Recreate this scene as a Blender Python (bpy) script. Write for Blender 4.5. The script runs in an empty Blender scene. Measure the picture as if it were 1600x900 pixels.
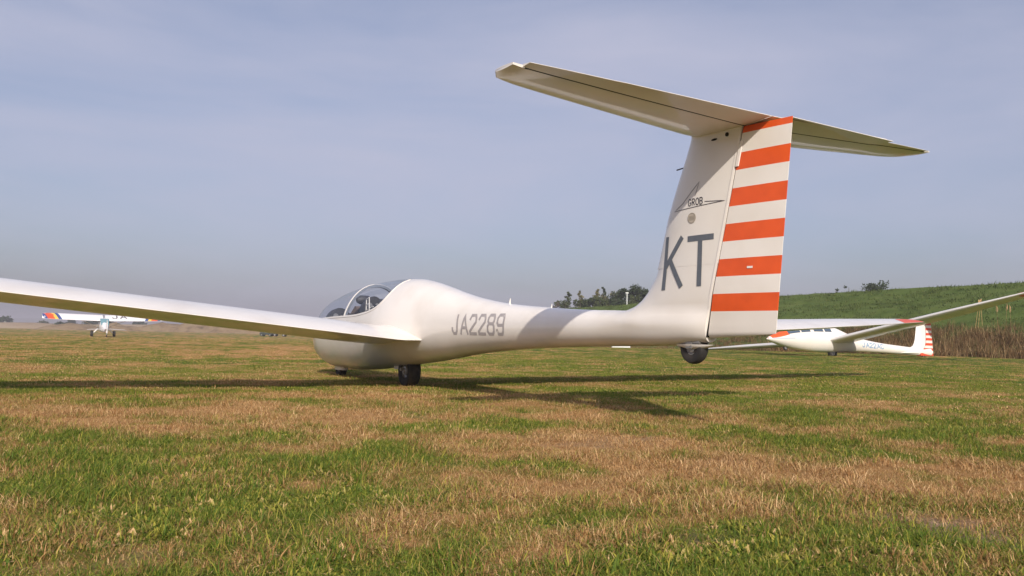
import bpy, bmesh, math, random
import numpy as np
from mathutils import Vector, Matrix
R_ = math.radians
rng = np.random.default_rng(7)
random.seed(7)
sc = bpy.context.scene
col = sc.collection

# ------------------------------------------------------------------ camera
CAM = Vector((8.034, -3.634, 0.548)); YAW = 0.54455; PITCH = 0.05718; ROLL = 0.01919; FPX = 1297.4
D = Vector((-math.cos(YAW)*math.cos(PITCH), math.sin(YAW)*math.cos(PITCH), math.sin(PITCH)))
Rt = D.cross(Vector((0, 0, 1))).normalized(); Up = Rt.cross(D)
cr, sr = math.cos(ROLL), math.sin(ROLL)
Rr = Rt*cr + Up*sr; Ur = Up*cr - Rt*sr
cd = bpy.data.cameras.new('camera'); co = bpy.data.objects.new('camera', cd); col.objects.link(co)
co.matrix_world = Matrix(((Rr.x, Ur.x, -D.x, CAM.x), (Rr.y, Ur.y, -D.y, CAM.y), (Rr.z, Ur.z, -D.z, CAM.z), (0, 0, 0, 1)))
cd.sensor_width = 36; cd.lens = 36*FPX/1600; cd.clip_start = 0.05; cd.clip_end = 20000
sc.camera = co
FL = Vector((-math.cos(YAW), math.sin(YAW), 0)); RL = Vector((math.sin(YAW), math.cos(YAW), 0))
def W(lat, dep, z=0.0):
    """metres to the right of / ahead of the place where the photographer stood"""
    p = CAM + RL*lat + FL*dep
    return Vector((p.x, p.y, z))

# ------------------------------------------------------------------ light
SUN = Vector((1.53, -0.66, 1.0)).normalized()          # towards the sun
EL = math.asin(SUN.z); AZ = math.atan2(SUN.x, SUN.y)
w = bpy.data.worlds.new('World'); sc.world = w; w.use_nodes = True
nt = w.node_tree; N = nt.nodes; L = nt.links; N.clear()
sky = N.new('ShaderNodeTexSky'); sky.sky_type = 'NISHITA'; sky.sun_disc = False
sky.sun_elevation = EL; sky.sun_rotation = AZ; sky.altitude = 50; sky.air_density = 1.0; sky.dust_density = 3.2; sky.ozone_density = 2.6
tc = N.new('ShaderNodeTexCoord')
mp = N.new('ShaderNodeMapping'); mp.inputs['Scale'].default_value = (.9, .9, 4.2); mp.inputs['Rotation'].default_value = (0.25, 0.1, 0.3)
nz = N.new('ShaderNodeTexNoise'); nz.inputs['Scale'].default_value = 1.5; nz.inputs['Detail'].default_value = 5; nz.inputs['Roughness'].default_value = .55; nz.inputs['Distortion'].default_value = .4
rp = N.new('ShaderNodeValToRGB'); rp.color_ramp.elements[0].position = .30; rp.color_ramp.elements[1].position = .70
rp.color_ramp.elements[0].color = (.18, .18, .18, 1); rp.color_ramp.elements[1].color = (.92, .92, .92, 1)
mx = N.new('ShaderNodeMix'); mx.data_type = 'RGBA'; mx.inputs['B'].default_value = (4.25, 4.35, 5.5, 1)   # thin high cloud
tint = N.new('ShaderNodeMix'); tint.data_type = 'RGBA'; tint.blend_type = 'MULTIPLY'; tint.inputs['Factor'].default_value = 1; tint.inputs['B'].default_value = (1.0, .94, .98, 1)
bg = N.new('ShaderNodeBackground'); bg.inputs['Strength'].default_value = 0.108
ow = N.new('ShaderNodeOutputWorld')
L.new(tc.outputs['Generated'], mp.inputs[0]); L.new(mp.outputs[0], nz.inputs['Vector']); L.new(nz.outputs['Fac'], rp.inputs[0])
L.new(rp.outputs[0], mx.inputs['Factor']); L.new(sky.outputs[0], tint.inputs['A']); L.new(tint.outputs['Result'], mx.inputs['A'])
L.new(mx.outputs['Result'], bg.inputs[0]); L.new(bg.outputs[0], ow.inputs[0])
sl = bpy.data.lights.new('sun', 'SUN'); sl.energy = 3.9; sl.angle = R_(0.6); sl.color = (1.0, .92, .81)
so = bpy.data.objects.new('sun', sl); col.objects.link(so); so.location = (0, 0, 40)
so.rotation_euler = SUN.to_track_quat('Z', 'Y').to_euler()
sc.view_settings.view_transform = 'Standard'; sc.view_settings.look = 'None'; sc.view_settings.exposure = 0.22; sc.view_settings.gamma = 1.0
sc.render.film_transparent = False
sc.cycles.volume_bounces = 0; sc.cycles.transparent_max_bounces = 16; sc.cycles.max_bounces = 7

# ------------------------------------------------------------------ noise (numpy)
_perm = np.random.default_rng(3).permutation(4096).astype(np.int64)
def vnoise(x, y, seed=0):
    xi = np.floor(x).astype(np.int64); yi = np.floor(y).astype(np.int64)
    fx = x-xi; fy = y-yi; fx = fx*fx*(3-2*fx); fy = fy*fy*(3-2*fy)
    def h(a, b): return _perm[(_perm[(a+seed*131) & 4095] + b) & 4095]/4095.0
    a = h(xi, yi); b = h(xi+1, yi); c = h(xi, yi+1); d = h(xi+1, yi+1)
    return (a*(1-fx)+b*fx)*(1-fy) + (c*(1-fx)+d*fx)*fy
def fbm(x, y, o=4, seed=0):
    s = 0; a = .5; t = 0
    for i in range(o):
        s = s + a*vnoise(x+17.3*i, y-9.1*i, seed+i); t += a; a *= .55; x = x*2.03; y = y*2.03
    return s/t

# ------------------------------------------------------------------ materials
def mat(name, base=(.5, .5, .5), rough=.5, metal=0, coat=0, noise=None, bump=None, **kw):
    m = bpy.data.materials.new(name); m.use_nodes = True; t = m.node_tree; b = t.nodes['Principled BSDF']
    b.inputs['Base Color'].default_value = (*base, 1); b.inputs['Roughness'].default_value = rough; b.inputs['Metallic'].default_value = metal
    b.inputs['Coat Weight'].default_value = coat
    if noise:      # (scale, second colour, lo, hi)
        c = t.nodes.new('ShaderNodeTexCoord'); n = t.nodes.new('ShaderNodeTexNoise'); n.inputs['Scale'].default_value = noise[0]; n.inputs['Detail'].default_value = 6
        r = t.nodes.new('ShaderNodeMapRange'); r.inputs[1].default_value = noise[2]; r.inputs[2].default_value = noise[3]
        x = t.nodes.new('ShaderNodeMix'); x.data_type = 'RGBA'; x.inputs['A'].default_value = (*base, 1); x.inputs['B'].default_value = (*noise[1], 1)
        t.links.new(c.outputs['Object'], n.inputs['Vector']); t.links.new(n.outputs['Fac'], r.inputs[0]); t.links.new(r.outputs[0], x.inputs['Factor']); t.links.new(x.outputs['Result'], b.inputs['Base Color'])
    if bump:
        c = t.nodes.new('ShaderNodeTexCoord'); n = t.nodes.new('ShaderNodeTexNoise'); n.inputs['Scale'].default_value = bump[0]; n.inputs['Detail'].default_value = 4
        q = t.nodes.new('ShaderNodeBump'); q.inputs['Strength'].default_value = bump[1]; q.inputs['Distance'].default_value = bump[2]
        t.links.new(c.outputs['Object'], n.inputs['Vector']); t.links.new(n.outputs['Fac'], q.inputs['Height']); t.links.new(q.outputs[0], b.inputs['Normal'])
    return m
GEL = mat('gelcoat', (.82, .775, .725), .24, coat=.4, noise=(2.3, (.70, .64, .57), .45, .85))
GEL2 = mat('gelcoat_far', (.80, .76, .71), .35, coat=.2, noise=(1.2, (.74, .69, .62), .4, .8))
ORANGE = mat('orange_paint', (.78, .105, .018), .38, coat=.1, noise=(9, (.66, .085, .015), .4, .8))
RED = mat('red_paint', (.66, .085, .035), .4)
GREYL = mat('grey_letters', (.36, .33, .33), .5, noise=(25, (.42, .39, .38), .4, .8))
SLATE = mat('slate_letters', (.11, .125, .15), .45, noise=(30, (.14, .155, .18), .4, .8))
INK = mat('ink', (.03, .025, .04), .5)
BADGE = mat('badge', (.50, .44, .37), .5); BADGE2 = mat('badge_line', (.30, .26, .21), .5)
BLUE = mat('blue_letters', (.20, .34, .52), .45); NAVY = mat('navy', (.05, .08, .24), .4)
RUBBER = mat('tyre_rubber', (.022, .020, .019), .8, noise=(14, (.05, .042, .034), .45, .75), bump=(60, .4, .004))
METAL = mat('dull_metal', (.35, .34, .33), .45, metal=.7)
DARK = mat('dark_gap', (.012, .012, .012), .8)
PANEL = mat('instrument_black', (.035, .033, .035), .55); CLOTH = mat('seat_cloth', (.14, .10, .085), .9); LINING = mat('cockpit_lining', (.17, .15, .135), .8)
YEL = mat('yellow_tape', (.80, .50, .08), .4)
def glass():
    m = bpy.data.materials.new('canopy_glass'); m.use_nodes = True; t = m.node_tree; t.nodes.clear()
    o = t.nodes.new('ShaderNodeOutputMaterial'); a = t.nodes.new('ShaderNodeBsdfTransparent'); a.inputs[0].default_value = (.90, .92, .95, 1)
    g = t.nodes.new('ShaderNodeBsdfGlossy'); g.inputs['Roughness'].default_value = .03; g.inputs[0].default_value = (.9, .9, .9, 1)
    f0 = t.nodes.new('ShaderNodeLayerWeight'); f0.inputs[0].default_value = .5; fp = t.nodes.new('ShaderNodeMath'); fp.operation = 'POWER'; fp.inputs[1].default_value = 3.8; f = t.nodes.new('ShaderNodeMath'); f.operation = 'MULTIPLY_ADD'; f.inputs[1].default_value = .32; f.inputs[2].default_value = .035; t.links.new(f0.outputs['Facing'], fp.inputs[0]); t.links.new(fp.outputs[0], f.inputs[0]); x = t.nodes.new('ShaderNodeMixShader')
    t.links.new(f.outputs[0], x.inputs[0]); t.links.new(a.outputs[0], x.inputs[1]); t.links.new(g.outputs[0], x.inputs[2]); t.links.new(x.outputs[0], o.inputs[0])
    return m
GLASS = glass()

# ------------------------------------------------------------------ object helpers
def link(o, parent=None, label=None, cat=None, group=None, kind=None):
    col.objects.link(o)
    if parent is not None: o.parent = parent
    if label: o['label'] = label
    if cat: o['category'] = cat
    if group: o['group'] = group
    if kind: o['kind'] = kind
    return o
def empty(name, loc, label, cat, group=None, rot=(0, 0, 0)):
    o = bpy.data.objects.new(name, None); o.empty_display_size = .3; o.location = loc; o.rotation_euler = rot
    return link(o, None, label, cat, group)
class MB:
    """collects verts and faces, links as one mesh"""
    def __init__(s): s.v = []; s.f = []; s.m = []
    def add(s, vs, fs, mi=0):
        k = len(s.v); s.v += [tuple(v) for v in vs]; s.f += [tuple(i+k for i in f) for f in fs]; s.m += [mi]*len(fs); return s
    def grid(s, rows, closed=False, mi=0, cap0=False, cap1=False):
        k = len(s.v); n = len(rows[0])
        for r in rows: s.v += [tuple(v) for v in r]
        for i in range(len(rows)-1):
            for j in range(n if closed else n-1):
                j2 = (j+1) % n; s.f.append((k+i*n+j, k+i*n+j2, k+(i+1)*n+j2, k+(i+1)*n+j)); s.m.append(mi)
        if cap0: s.f.append(tuple(k+j for j in range(n))[::-1]); s.m.append(mi)
        if cap1: s.f.append(tuple(k+(len(rows)-1)*n+j for j in range(n))); s.m.append(mi)
        return s
    def box(s, c, d, mi=0, rz=0):
        x, y, z = d[0]/2, d[1]/2, d[2]/2; ca, sa = math.cos(rz), math.sin(rz)
        vs = [(c[0]+a*x*ca-b*y*sa, c[1]+a*x*sa+b*y*ca, c[2]+e*z) for a in (-1, 1) for b in (-1, 1) for e in (-1, 1)]
        return s.add(vs, [(0, 1, 3, 2), (4, 6, 7, 5), (0, 4, 5, 1), (2, 3, 7, 6), (0, 2, 6, 4), (1, 5, 7, 3)], mi)
    def tube(s, pts, rad, n=8, mi=0):
        pts = [Vector(p) for p in pts]; rr = rad if hasattr(rad, '__len__') else [rad]*len(pts); rows = []
        for i, p in enumerate(pts):
            t = (pts[min(i+1, len(pts)-1)]-pts[max(i-1, 0)]).normalized()
            a = t.cross(Vector((0, 0, 1))) if abs(t.z) < .9 else t.cross(Vector((1, 0, 0))); a.normalize(); b = t.cross(a)
            rows.append([p+(a*math.cos(q)+b*math.sin(q))*rr[i] for q in [2*math.pi*j/n for j in range(n)]])
        return s.grid(rows, True, mi, True, True)
    def lathe(s, prof, c, axis='y', n=32, mi=0):
        """prof: list of (radius, offset along the axis)"""
        rows = []
        for r, o in prof:
            row = []
            for j in range(n):
                a = 2*math.pi*j/n; p, q = r*math.cos(a), r*math.sin(a)
                row.append({'y': (c[0]+p, c[1]+o, c[2]+q), 'x': (c[0]+o, c[1]+p, c[2]+q), 'z': (c[0]+p, c[1]+q, c[2]+o)}[axis])
            rows.append(row)
        return s.grid(rows, True, mi)
    def build(s, name, mats, parent=None, smooth=40, label=None, **kw):
        me = bpy.data.meshes.new(name); me.from_pydata(s.v, [], s.f)
        if not isinstance(mats, (list, tuple)): mats = [mats]
        for m in mats: me.materials.append(m)
        me.polygons.foreach_set('material_index', s.m)
        bm = bmesh.new(); bm.from_mesh(me); bmesh.ops.remove_doubles(bm, verts=bm.verts, dist=1e-5); bmesh.ops.recalc_face_normals(bm, faces=bm.faces); bm.to_mesh(me); bm.free()
        if smooth:
            me.polygons.foreach_set('use_smooth', [True]*len(me.polygons)); me.set_sharp_from_angle(angle=R_(smooth))
        return link(bpy.data.objects.new(name, me), parent, label, **kw)
def nmesh(name, V, F, mats, parent=None, attrs=None, smooth=False, **kw):
    """fast mesh from numpy arrays, faces all of the same size"""
    me = bpy.data.meshes.new(name); k = F.shape[1]
    me.vertices.add(len(V)); me.vertices.foreach_set('co', V.astype(np.float32).ravel())
    me.loops.add(F.size); me.loops.foreach_set('vertex_index', F.astype(np.int32).ravel())
    me.polygons.add(len(F)); me.polygons.foreach_set('loop_start', np.arange(0, F.size, k, dtype=np.int32)); me.polygons.foreach_set('loop_total', np.full(len(F), k, dtype=np.int32))
    me.update(calc_edges=True)
    for m in (mats if isinstance(mats, (list, tuple)) else [mats]): me.materials.append(m)
    if smooth: me.polygons.foreach_set('use_smooth', [True]*len(F))
    for n, (dom, a) in (attrs or {}).items():
        at = me.attributes.new(n, 'FLOAT', dom); at.data.foreach_set('value', a.astype(np.float32))
    o = bpy.data.objects.new(name, me)
    if kw.pop('nolink', False): return o
    return link(o, parent, **kw)
def thick(u): return 5*(.2969*math.sqrt(max(u, 0))-.126*u-.3516*u*u+.2843*u**3-.1015*u**4)
def pchip(xs, ys):
    xs = np.array(xs, float); ys = np.array(ys, float); h = np.diff(xs); d = np.diff(ys)/h; m = np.zeros(len(xs))
    for i in range(1, len(xs)-1):
        if d[i-1]*d[i] > 0: w1 = 2*h[i]+h[i-1]; w2 = h[i]+2*h[i-1]; m[i] = (w1+w2)/(w1/d[i-1]+w2/d[i])
    m[0] = d[0]; m[-1] = d[-1]
    def f(x):
        x = min(max(x, xs[0]), xs[-1]); i = min(max(int(np.searchsorted(xs, x))-1, 0), len(xs)-2); t = (x-xs[i])/h[i]
        return float((2*t**3-3*t*t+1)*ys[i]+(t**3-2*t*t+t)*h[i]*m[i]+(-2*t**3+3*t*t)*ys[i+1]+(t**3-t*t)*h[i]*m[i+1])
    return f

# ------------------------------------------------------------------ aerofoils
class Sec:
    def __init__(s, le, ch, nrm, tc, m=0, u0=0, u1=1): s.le = Vector(le); s.ch = Vector(ch); s.n = Vector(nrm).normalized(); s.tc = tc; s.m = m; s.u0 = u0; s.u1 = u1
    def pt(s, u, side):
        c = s.ch.length; cam = s.m*4*u*(1-u)*c if s.m else 0
        return s.le + s.ch*u + s.n*(cam + side*s.tc*c*thick(u) + side*.0006)
    def loop(s, n=12):
        us = [s.u0+(s.u1-s.u0)*(1-math.cos(math.pi*.5*i/n)) if s.u0 == 0 else s.u0+(s.u1-s.u0)*i/n for i in range(n+1)]
        up = [s.pt(u, 1) for u in us[::-1]]; lo = [s.pt(u, -1) for u in us]
        if s.u0 == 0: lo = lo[1:]
        return up+lo
def foil(secs, n=12, mb=None, cap0=True, cap1=True, mi=0):
    mb = mb or MB(); mb.grid([s.loop(n) for s in secs], True, mi, cap0, cap1); return mb

# ------------------------------------------------------------------ stroke lettering
GL = {'J': [[(.75, 1), (.75, .18), (.58, 0), (.22, 0), (.05, .18), (.05, .28)]],
      'A': [[(.0, 0), (.5, 1), (1, 0)], [(.2, .32), (.8, .32)]],
      '2': [[(.05, .8), (.2, 1), (.75, 1), (.92, .82), (.92, .62), (.05, .12), (.05, 0), (.95, 0)]],
      '8': [[(.2, .54), (.05, .68), (.05, .86), (.2, 1), (.75, 1), (.9, .86), (.9, .68), (.75, .54), (.2, .54), (.03, .4), (.03, .14), (.2, 0), (.75, 0), (.92, .14), (.92, .4), (.75, .54)]],
      '9': [[(.05, .2), (.2, 0), (.75, 0), (.92, .18), (.92, .82), (.75, 1), (.2, 1), (.05, .84), (.05, .6), (.2, .46), (.92, .46)]],
      'K': [[(.05, 0), (.05, 1)], [(.9, 1), (.08, .42)], [(.3, .56), (.95, 0)]],
      'T': [[(0, .94), (1, .94)], [(.5, .88), (.5, 0)]],
      'G': [[(.92, .82), (.7, 1), (.25, 1), (.03, .75), (.03, .25), (.25, 0), (.7, 0), (.92, .22), (.92, .45), (.55, .45)]],
      'R': [[(.05, 0), (.05, 1), (.7, 1), (.9, .85), (.9, .65), (.7, .5), (.08, .5)], [(.5, .48), (.92, 0)]],
      'O': [[(.28, 0), (.02, .25), (.02, .75), (.28, 1), (.72, 1), (.98, .75), (.98, .25), (.72, 0), (.28, 0)]],
      'B': [[(.05, 0), (.05, 1), (.65, 1), (.85, .87), (.85, .65), (.65, .52), (.08, .52)], [(.65, .5), (.92, .36), (.92, .14), (.65, 0), (.08, 0)]],
      'C': [[(.92, .8), (.7, 1), (.25, 1), (.03, .75), (.03, .25), (.25, 0), (.7, 0), (.92, .2)]],
      '1': [[(.2, .8), (.5, 1), (.5, 0)]], '0': [[(.28, 0), (.08, .2), (.08, .8), (.28, 1), (.72, 1), (.92, .8), (.92, .2), (.72, 0), (.28, 0)]],
      '3': [[(.05, .8), (.25, 1), (.7, 1), (.9, .8), (.7, .53), (.35, .53)], [(.7, .51), (.92, .25), (.7, 0), (.25, 0), (.05, .2)]]}
def ribbon(mb, pts, wd, f, k=0, step=.03):
    """pts 2D, mitred ribbon of width wd; f maps (u, v, lift) to 3D"""
    P = [Vector(p) for p in pts]; Q = []
    for a, b in zip(P, P[1:]):
        n = max(1, int((b-a).length/step)); Q += [(a+(b-a)*(i/n)) for i in range(n)]
    Q.append(P[-1]); rows = []
    closed = (P[0]-P[-1]).length < 1e-6
    for i, q in enumerate(Q):
        if closed and i in (0, len(Q)-1): a, b = Q[-2], Q[1]
        else: a, b = Q[max(i-1, 0)], Q[min(i+1, len(Q)-1)]
        t1 = (q-a).normalized() if (q-a).length > 1e-9 else (b-q).normalized(); t2 = (b-q).normalized() if (b-q).length > 1e-9 else t1
        n1 = Vector((-t1.y, t1.x)); n2 = Vector((-t2.y, t2.x)); n = (n1+n2); n = n.normalized() if n.length > .1 else n1
        s = min(1/max(n.dot(n1), .5), 1.6)*wd/2
        if not closed and i == 0: q = q - t1*wd*.4*(k == 0)
        if not closed and i == len(Q)-1: q = q + t2*wd*.4*(k == 0)
        rows.append([f(q.x+n.x*s, q.y+n.y*s, k), f(q.x-n.x*s, q.y-n.y*s, k)])
    mb.grid(rows)
def lettering(name, text, x0, z0, w_, h_, gap, wd, f, m, parent, slant=0, ladder=0, label=None):
    mb = MB(); x = x0
    for ch in text:
        if ch != ' ':
            for k, st in enumerate(GL[ch]):
                pts = [(x+p[0]*w_+p[1]*slant, z0+p[1]*h_+ladder*(x-x0)) for p in st]
                ribbon(mb, pts, wd, f, k)
        x += w_+gap
    return mb.build(name, m, parent, smooth=0, label=label)

# ------------------------------------------------------------------ ground height
def gz_np(x, y):
    dx = x-CAM.x; dy = y-CAM.y; lat = dx*RL.x+dy*RL.y; dep = dx*FL.x+dy*FL.y; r = np.sqrt(dx*dx+dy*dy)
    t = np.clip((r-36)/42, 0, 1); t = t*t*(3-2*t)
    z = -.35*t + .05*(fbm(x*.12, y*.12, 3, 5)-.5)*np.clip((r-9)/10, 0, 1)
    z = z + .022*(fbm(x*1.3, y*1.3, 3, 9)-.5)*np.clip(np.abs(r-8.7)/3, 0, 1)
    return z
def gz(p): return float(gz_np(np.array([p[0]]), np.array([p[1]]))[0])

# patches of dry and green grass, (x, y, radius along x, radius along y, amount) in metres
PATCH = []
def patch(px, py, wx, wy, a):
    # px,py: place in metres (lateral, depth); sizes lateral/depth
    PATCH.append((px, py, wx, wy, a))
patch(1.82, 3.39, 0.62, 0.75, 0.45); patch(0.93, 3.44, 0.55, 0.50, 0.40); patch(0.52, 4.41, 0.56, 0.49, 0.40); patch(0.73, 2.68, 0.25, 0.25, 0.40); patch(-0.35, 2.26, 0.10, 0.28, 0.40); patch(-2.04, 5.38, 1.32, 0.57, 0.35); patch(-0.75, 5.55, 0.77, 0.78, 0.30); patch(0.26, 6.25, 0.84, 0.77, 0.20); patch(-6.69, 23.03, 1.76, 8.28, 0.35); patch(-0.26, 3.64, 0.33, 0.26, 0.15); patch(-0.21, 2.97, 0.25, 0.22, 0.25); patch(1.36, 2.60, 0.29, 0.13, 0.55); patch(1.27, 2.19, 0.21, 0.20, 0.30); patch(0.99, 2.23, 0.11, 0.20, -0.10); patch(0.12, 2.04, 0.16, 0.10, 0.30); patch(-1.12, 2.13, 0.09, 0.16, 0.20); patch(-1.12, 2.71, 0.14, 0.20, 0.10); patch(0.25, 3.08, 0.26, 0.33, 0.20); patch(0.40, 2.40, 0.20, 0.16, 0.30); patch(-1.04, 2.52, 0.49, 0.45, -0.30); patch(-1.62, 3.15, 0.37, 0.42, -0.20); patch(3.56, 8.41, 2.75, 4.14, -0.30); patch(1.15, 9.82, 1.65, 1.66, -0.20); patch(0.11, 2.16, 0.15, 0.14, -0.25); patch(0.58, 2.14, 0.20, 0.12, -0.30); patch(1.10, 2.38, 0.17, 0.14, -0.35); patch(1.22, 3.06, 0.15, 0.13, -0.30); patch(-0.72, 3.99, 0.48, 0.26, -0.20); patch(-2.67, 4.62, 0.52, 0.27, -0.20); patch(-1.14, 4.73, 0.42, 0.25, -0.20); patch(2.66, 5.57, 0.76, 0.70, -0.30); patch(-0.15, 2.14, 0.15, 0.16, -0.25); patch(-0.91, 2.03, 0.30, 0.14, -0.25); patch(7.25, 19.57, 6.71, 5.79, -0.25); patch(1.02, 16.17, 2.06, 2.23, -0.25); patch(-0.47, 2.67, 0.20, 0.25, -0.20); patch(3.77, 6.45, 0.45, 1.07, -0.20); 
def dry_np(x, y):
    dx = x-CAM.x; dy = y-CAM.y; lat = dx*RL.x+dy*RL.y; dep = dx*FL.x+dy*FL.y; r = np.sqrt(dx*dx+dy*dy)
    lat_w = lat+.35*(fbm(x*1.4, y*1.4, 2, 40)-.5); dep_w = dep+.7*(fbm(x*1.1, y*1.1, 2, 50)-.5)
    d = .385 + 1.1*(fbm(x*.75, y*.75, 4, 20)-.5) + 2.2*(fbm(x*2.4, y*2.4, 3, 60)-.5) + 1.5*(fbm(x*7, y*7, 3, 61)-.5)
    far = np.clip((r-7)/12, 0, 1)
    d = d - .02 - .10*far*np.clip(lat*.12+.2, -1, 1.4) + .16*far*np.clip(-lat*.06, 0, 1)
    for px, py, wx, wy, a in PATCH:
        d = d + (1.35*a if a > 0 else .55*a)*np.exp(-(((lat_w-px)/(wx*.9))**2+((dep_w-py)/(wy*.9+.05))**2))
    return np.clip(d, 0, 1)

BARE = [(1.32, 2.54, 0.26, 0.11, 1.00), (1.41, 2.33, 0.13, 0.10, 0.90), (0.97, 2.68, 0.13, 0.07, 0.60), (0.53, 4.47, 0.42, 0.17, 0.60), (1.02, 3.77, 0.27, 0.12, 0.45), (-0.69, 5.75, 0.35, 0.18, 0.50), (0.57, 2.30, 0.09, 0.06, 0.45)]
def bare_np(x, y):
    dx = x-CAM.x; dy = y-CAM.y; lat = dx*RL.x+dy*RL.y; dep = dx*FL.x+dy*FL.y; q = 0*x
    lw = lat+.30*(fbm(x*2.2, y*2.2, 3, 41)-.5); dw = dep+.5*(fbm(x*2.0, y*2.0, 3, 51)-.5)
    for px, py, wx, wy, a in BARE: q = np.maximum(q, a*np.exp(-(((lw-px)/wx)**2+((dw-py)/(wy*1.4+.04))**2)**1.3))
    q = q+.5*np.clip(fbm(x*1.9, y*1.9, 4, 140)-.66, 0, 1)*4
    return np.clip(q+.5*(fbm(x*9, y*9, 3, 150)-.5)*(q > .05), 0, 1)

# ------------------------------------------------------------------ ground: one sheet to the horizon, finer near the gliders
def ground():
    rad = np.concatenate([[0.0], 0.35*np.exp(np.linspace(0, math.log(9000/0.35), 380))])
    base = math.atan2(FL.y, FL.x)
    ang = np.concatenate([np.linspace(-45, 45, 521), np.linspace(46.5, 313.5, 178)])*math.pi/180+base
    na, nr = len(ang), len(rad)
    X = CAM.x+rad[:, None]*np.cos(ang)[None]; Y = CAM.y+rad[:, None]*np.sin(ang)[None]
    Z = gz_np(X, Y); V = np.stack([X, Y, Z], -1).reshape(-1, 3)
    i, j = np.meshgrid(np.arange(nr-1), np.arange(na), indexing='ij'); j2 = (j+1) % na
    F = np.stack([i*na+j, i*na+j2, (i+1)*na+j2, (i+1)*na+j], -1).reshape(-1, 4)[:, ::-1]
    m = bpy.data.materials.new('grass_ground'); m.use_nodes = True; t = m.node_tree; b = t.nodes['Principled BSDF']; b.inputs['Roughness'].default_value = 1; b.inputs['Specular IOR Level'].default_value = .1
    a = t.nodes.new('ShaderNodeAttribute'); a.attribute_name = 'dry'
    g = t.nodes.new('ShaderNodeNewGeometry')
    n1 = t.nodes.new('ShaderNodeTexNoise'); n1.inputs['Scale'].default_value = 1.3; n1.inputs['Detail'].default_value = 9; n1.inputs['Roughness'].default_value = .75
    n2 = t.nodes.new('ShaderNodeTexNoise'); n2.inputs['Scale'].default_value = 14; n2.inputs['Detail'].default_value = 6; n2.inputs['Roughness'].default_value = .8
    n3 = t.nodes.new('ShaderNodeTexNoise'); n3.inputs['Scale'].default_value = .09; n3.inputs['Detail'].default_value = 4
    for n in (n1, n2, n3): t.links.new(g.outputs['Position'], n.inputs['Vector'])
    def math_(op, x, y):
        q = t.nodes.new('ShaderNodeMath'); q.operation = op
        for k, s in enumerate((x, y)):
            if isinstance(s, (int, float)): q.inputs[k].default_value = s
            else: t.links.new(s, q.inputs[k])
        return q.outputs[0]
    s = math_('ADD', a.outputs['Fac'], math_('MULTIPLY', math_('SUBTRACT', n1.outputs['Fac'], .5), 1.6))
    s = math_('ADD', s, math_('MULTIPLY', math_('SUBTRACT', n2.outputs['Fac'], .5), .7))
    s = math_('ADD', s, math_('MULTIPLY', math_('SUBTRACT', n3.outputs['Fac'], .5), 1.1))
    r = t.nodes.new('ShaderNodeValToRGB'); e = r.color_ramp.elements; e[0].position = 0.1; e[0].color = (.070, .112, .013, 1); e[1].position = .95; e[1].color = (.43, .245, .10, 1)
    k = e.new(.4); k.color = (.150, .170, .023, 1); k = e.new(.65); k.color = (.27, .185, .045, 1)
    so_ = t.nodes.new('ShaderNodeMix'); so_.data_type = 'RGBA'; so_.inputs['B'].default_value = (.33, .225, .155, 1)
    ab = t.nodes.new('ShaderNodeAttribute'); ab.attribute_name = 'bare'
    t.links.new(s, r.inputs[0]); t.links.new(ab.outputs['Fac'], so_.inputs['Factor']); t.links.new(r.outputs[0], so_.inputs['A']); t.links.new(so_.outputs['Result'], b.inputs['Base Color'])
    bp = t.nodes.new('ShaderNodeBump'); bp.inputs['Strength'].default_value = .9; bp.inputs['Distance'].default_value = .05
    t.links.new(n2.outputs['Fac'], bp.inputs['Height']); t.links.new(bp.outputs[0], b.inputs['Normal'])
    nmesh('ground', V, F, m, attrs={'dry': ('POINT', dry_np(V[:, 0], V[:, 1])), 'bare': ('POINT', bare_np(V[:, 0], V[:, 1]))}, smooth=True, kind='structure')
ground()

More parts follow.
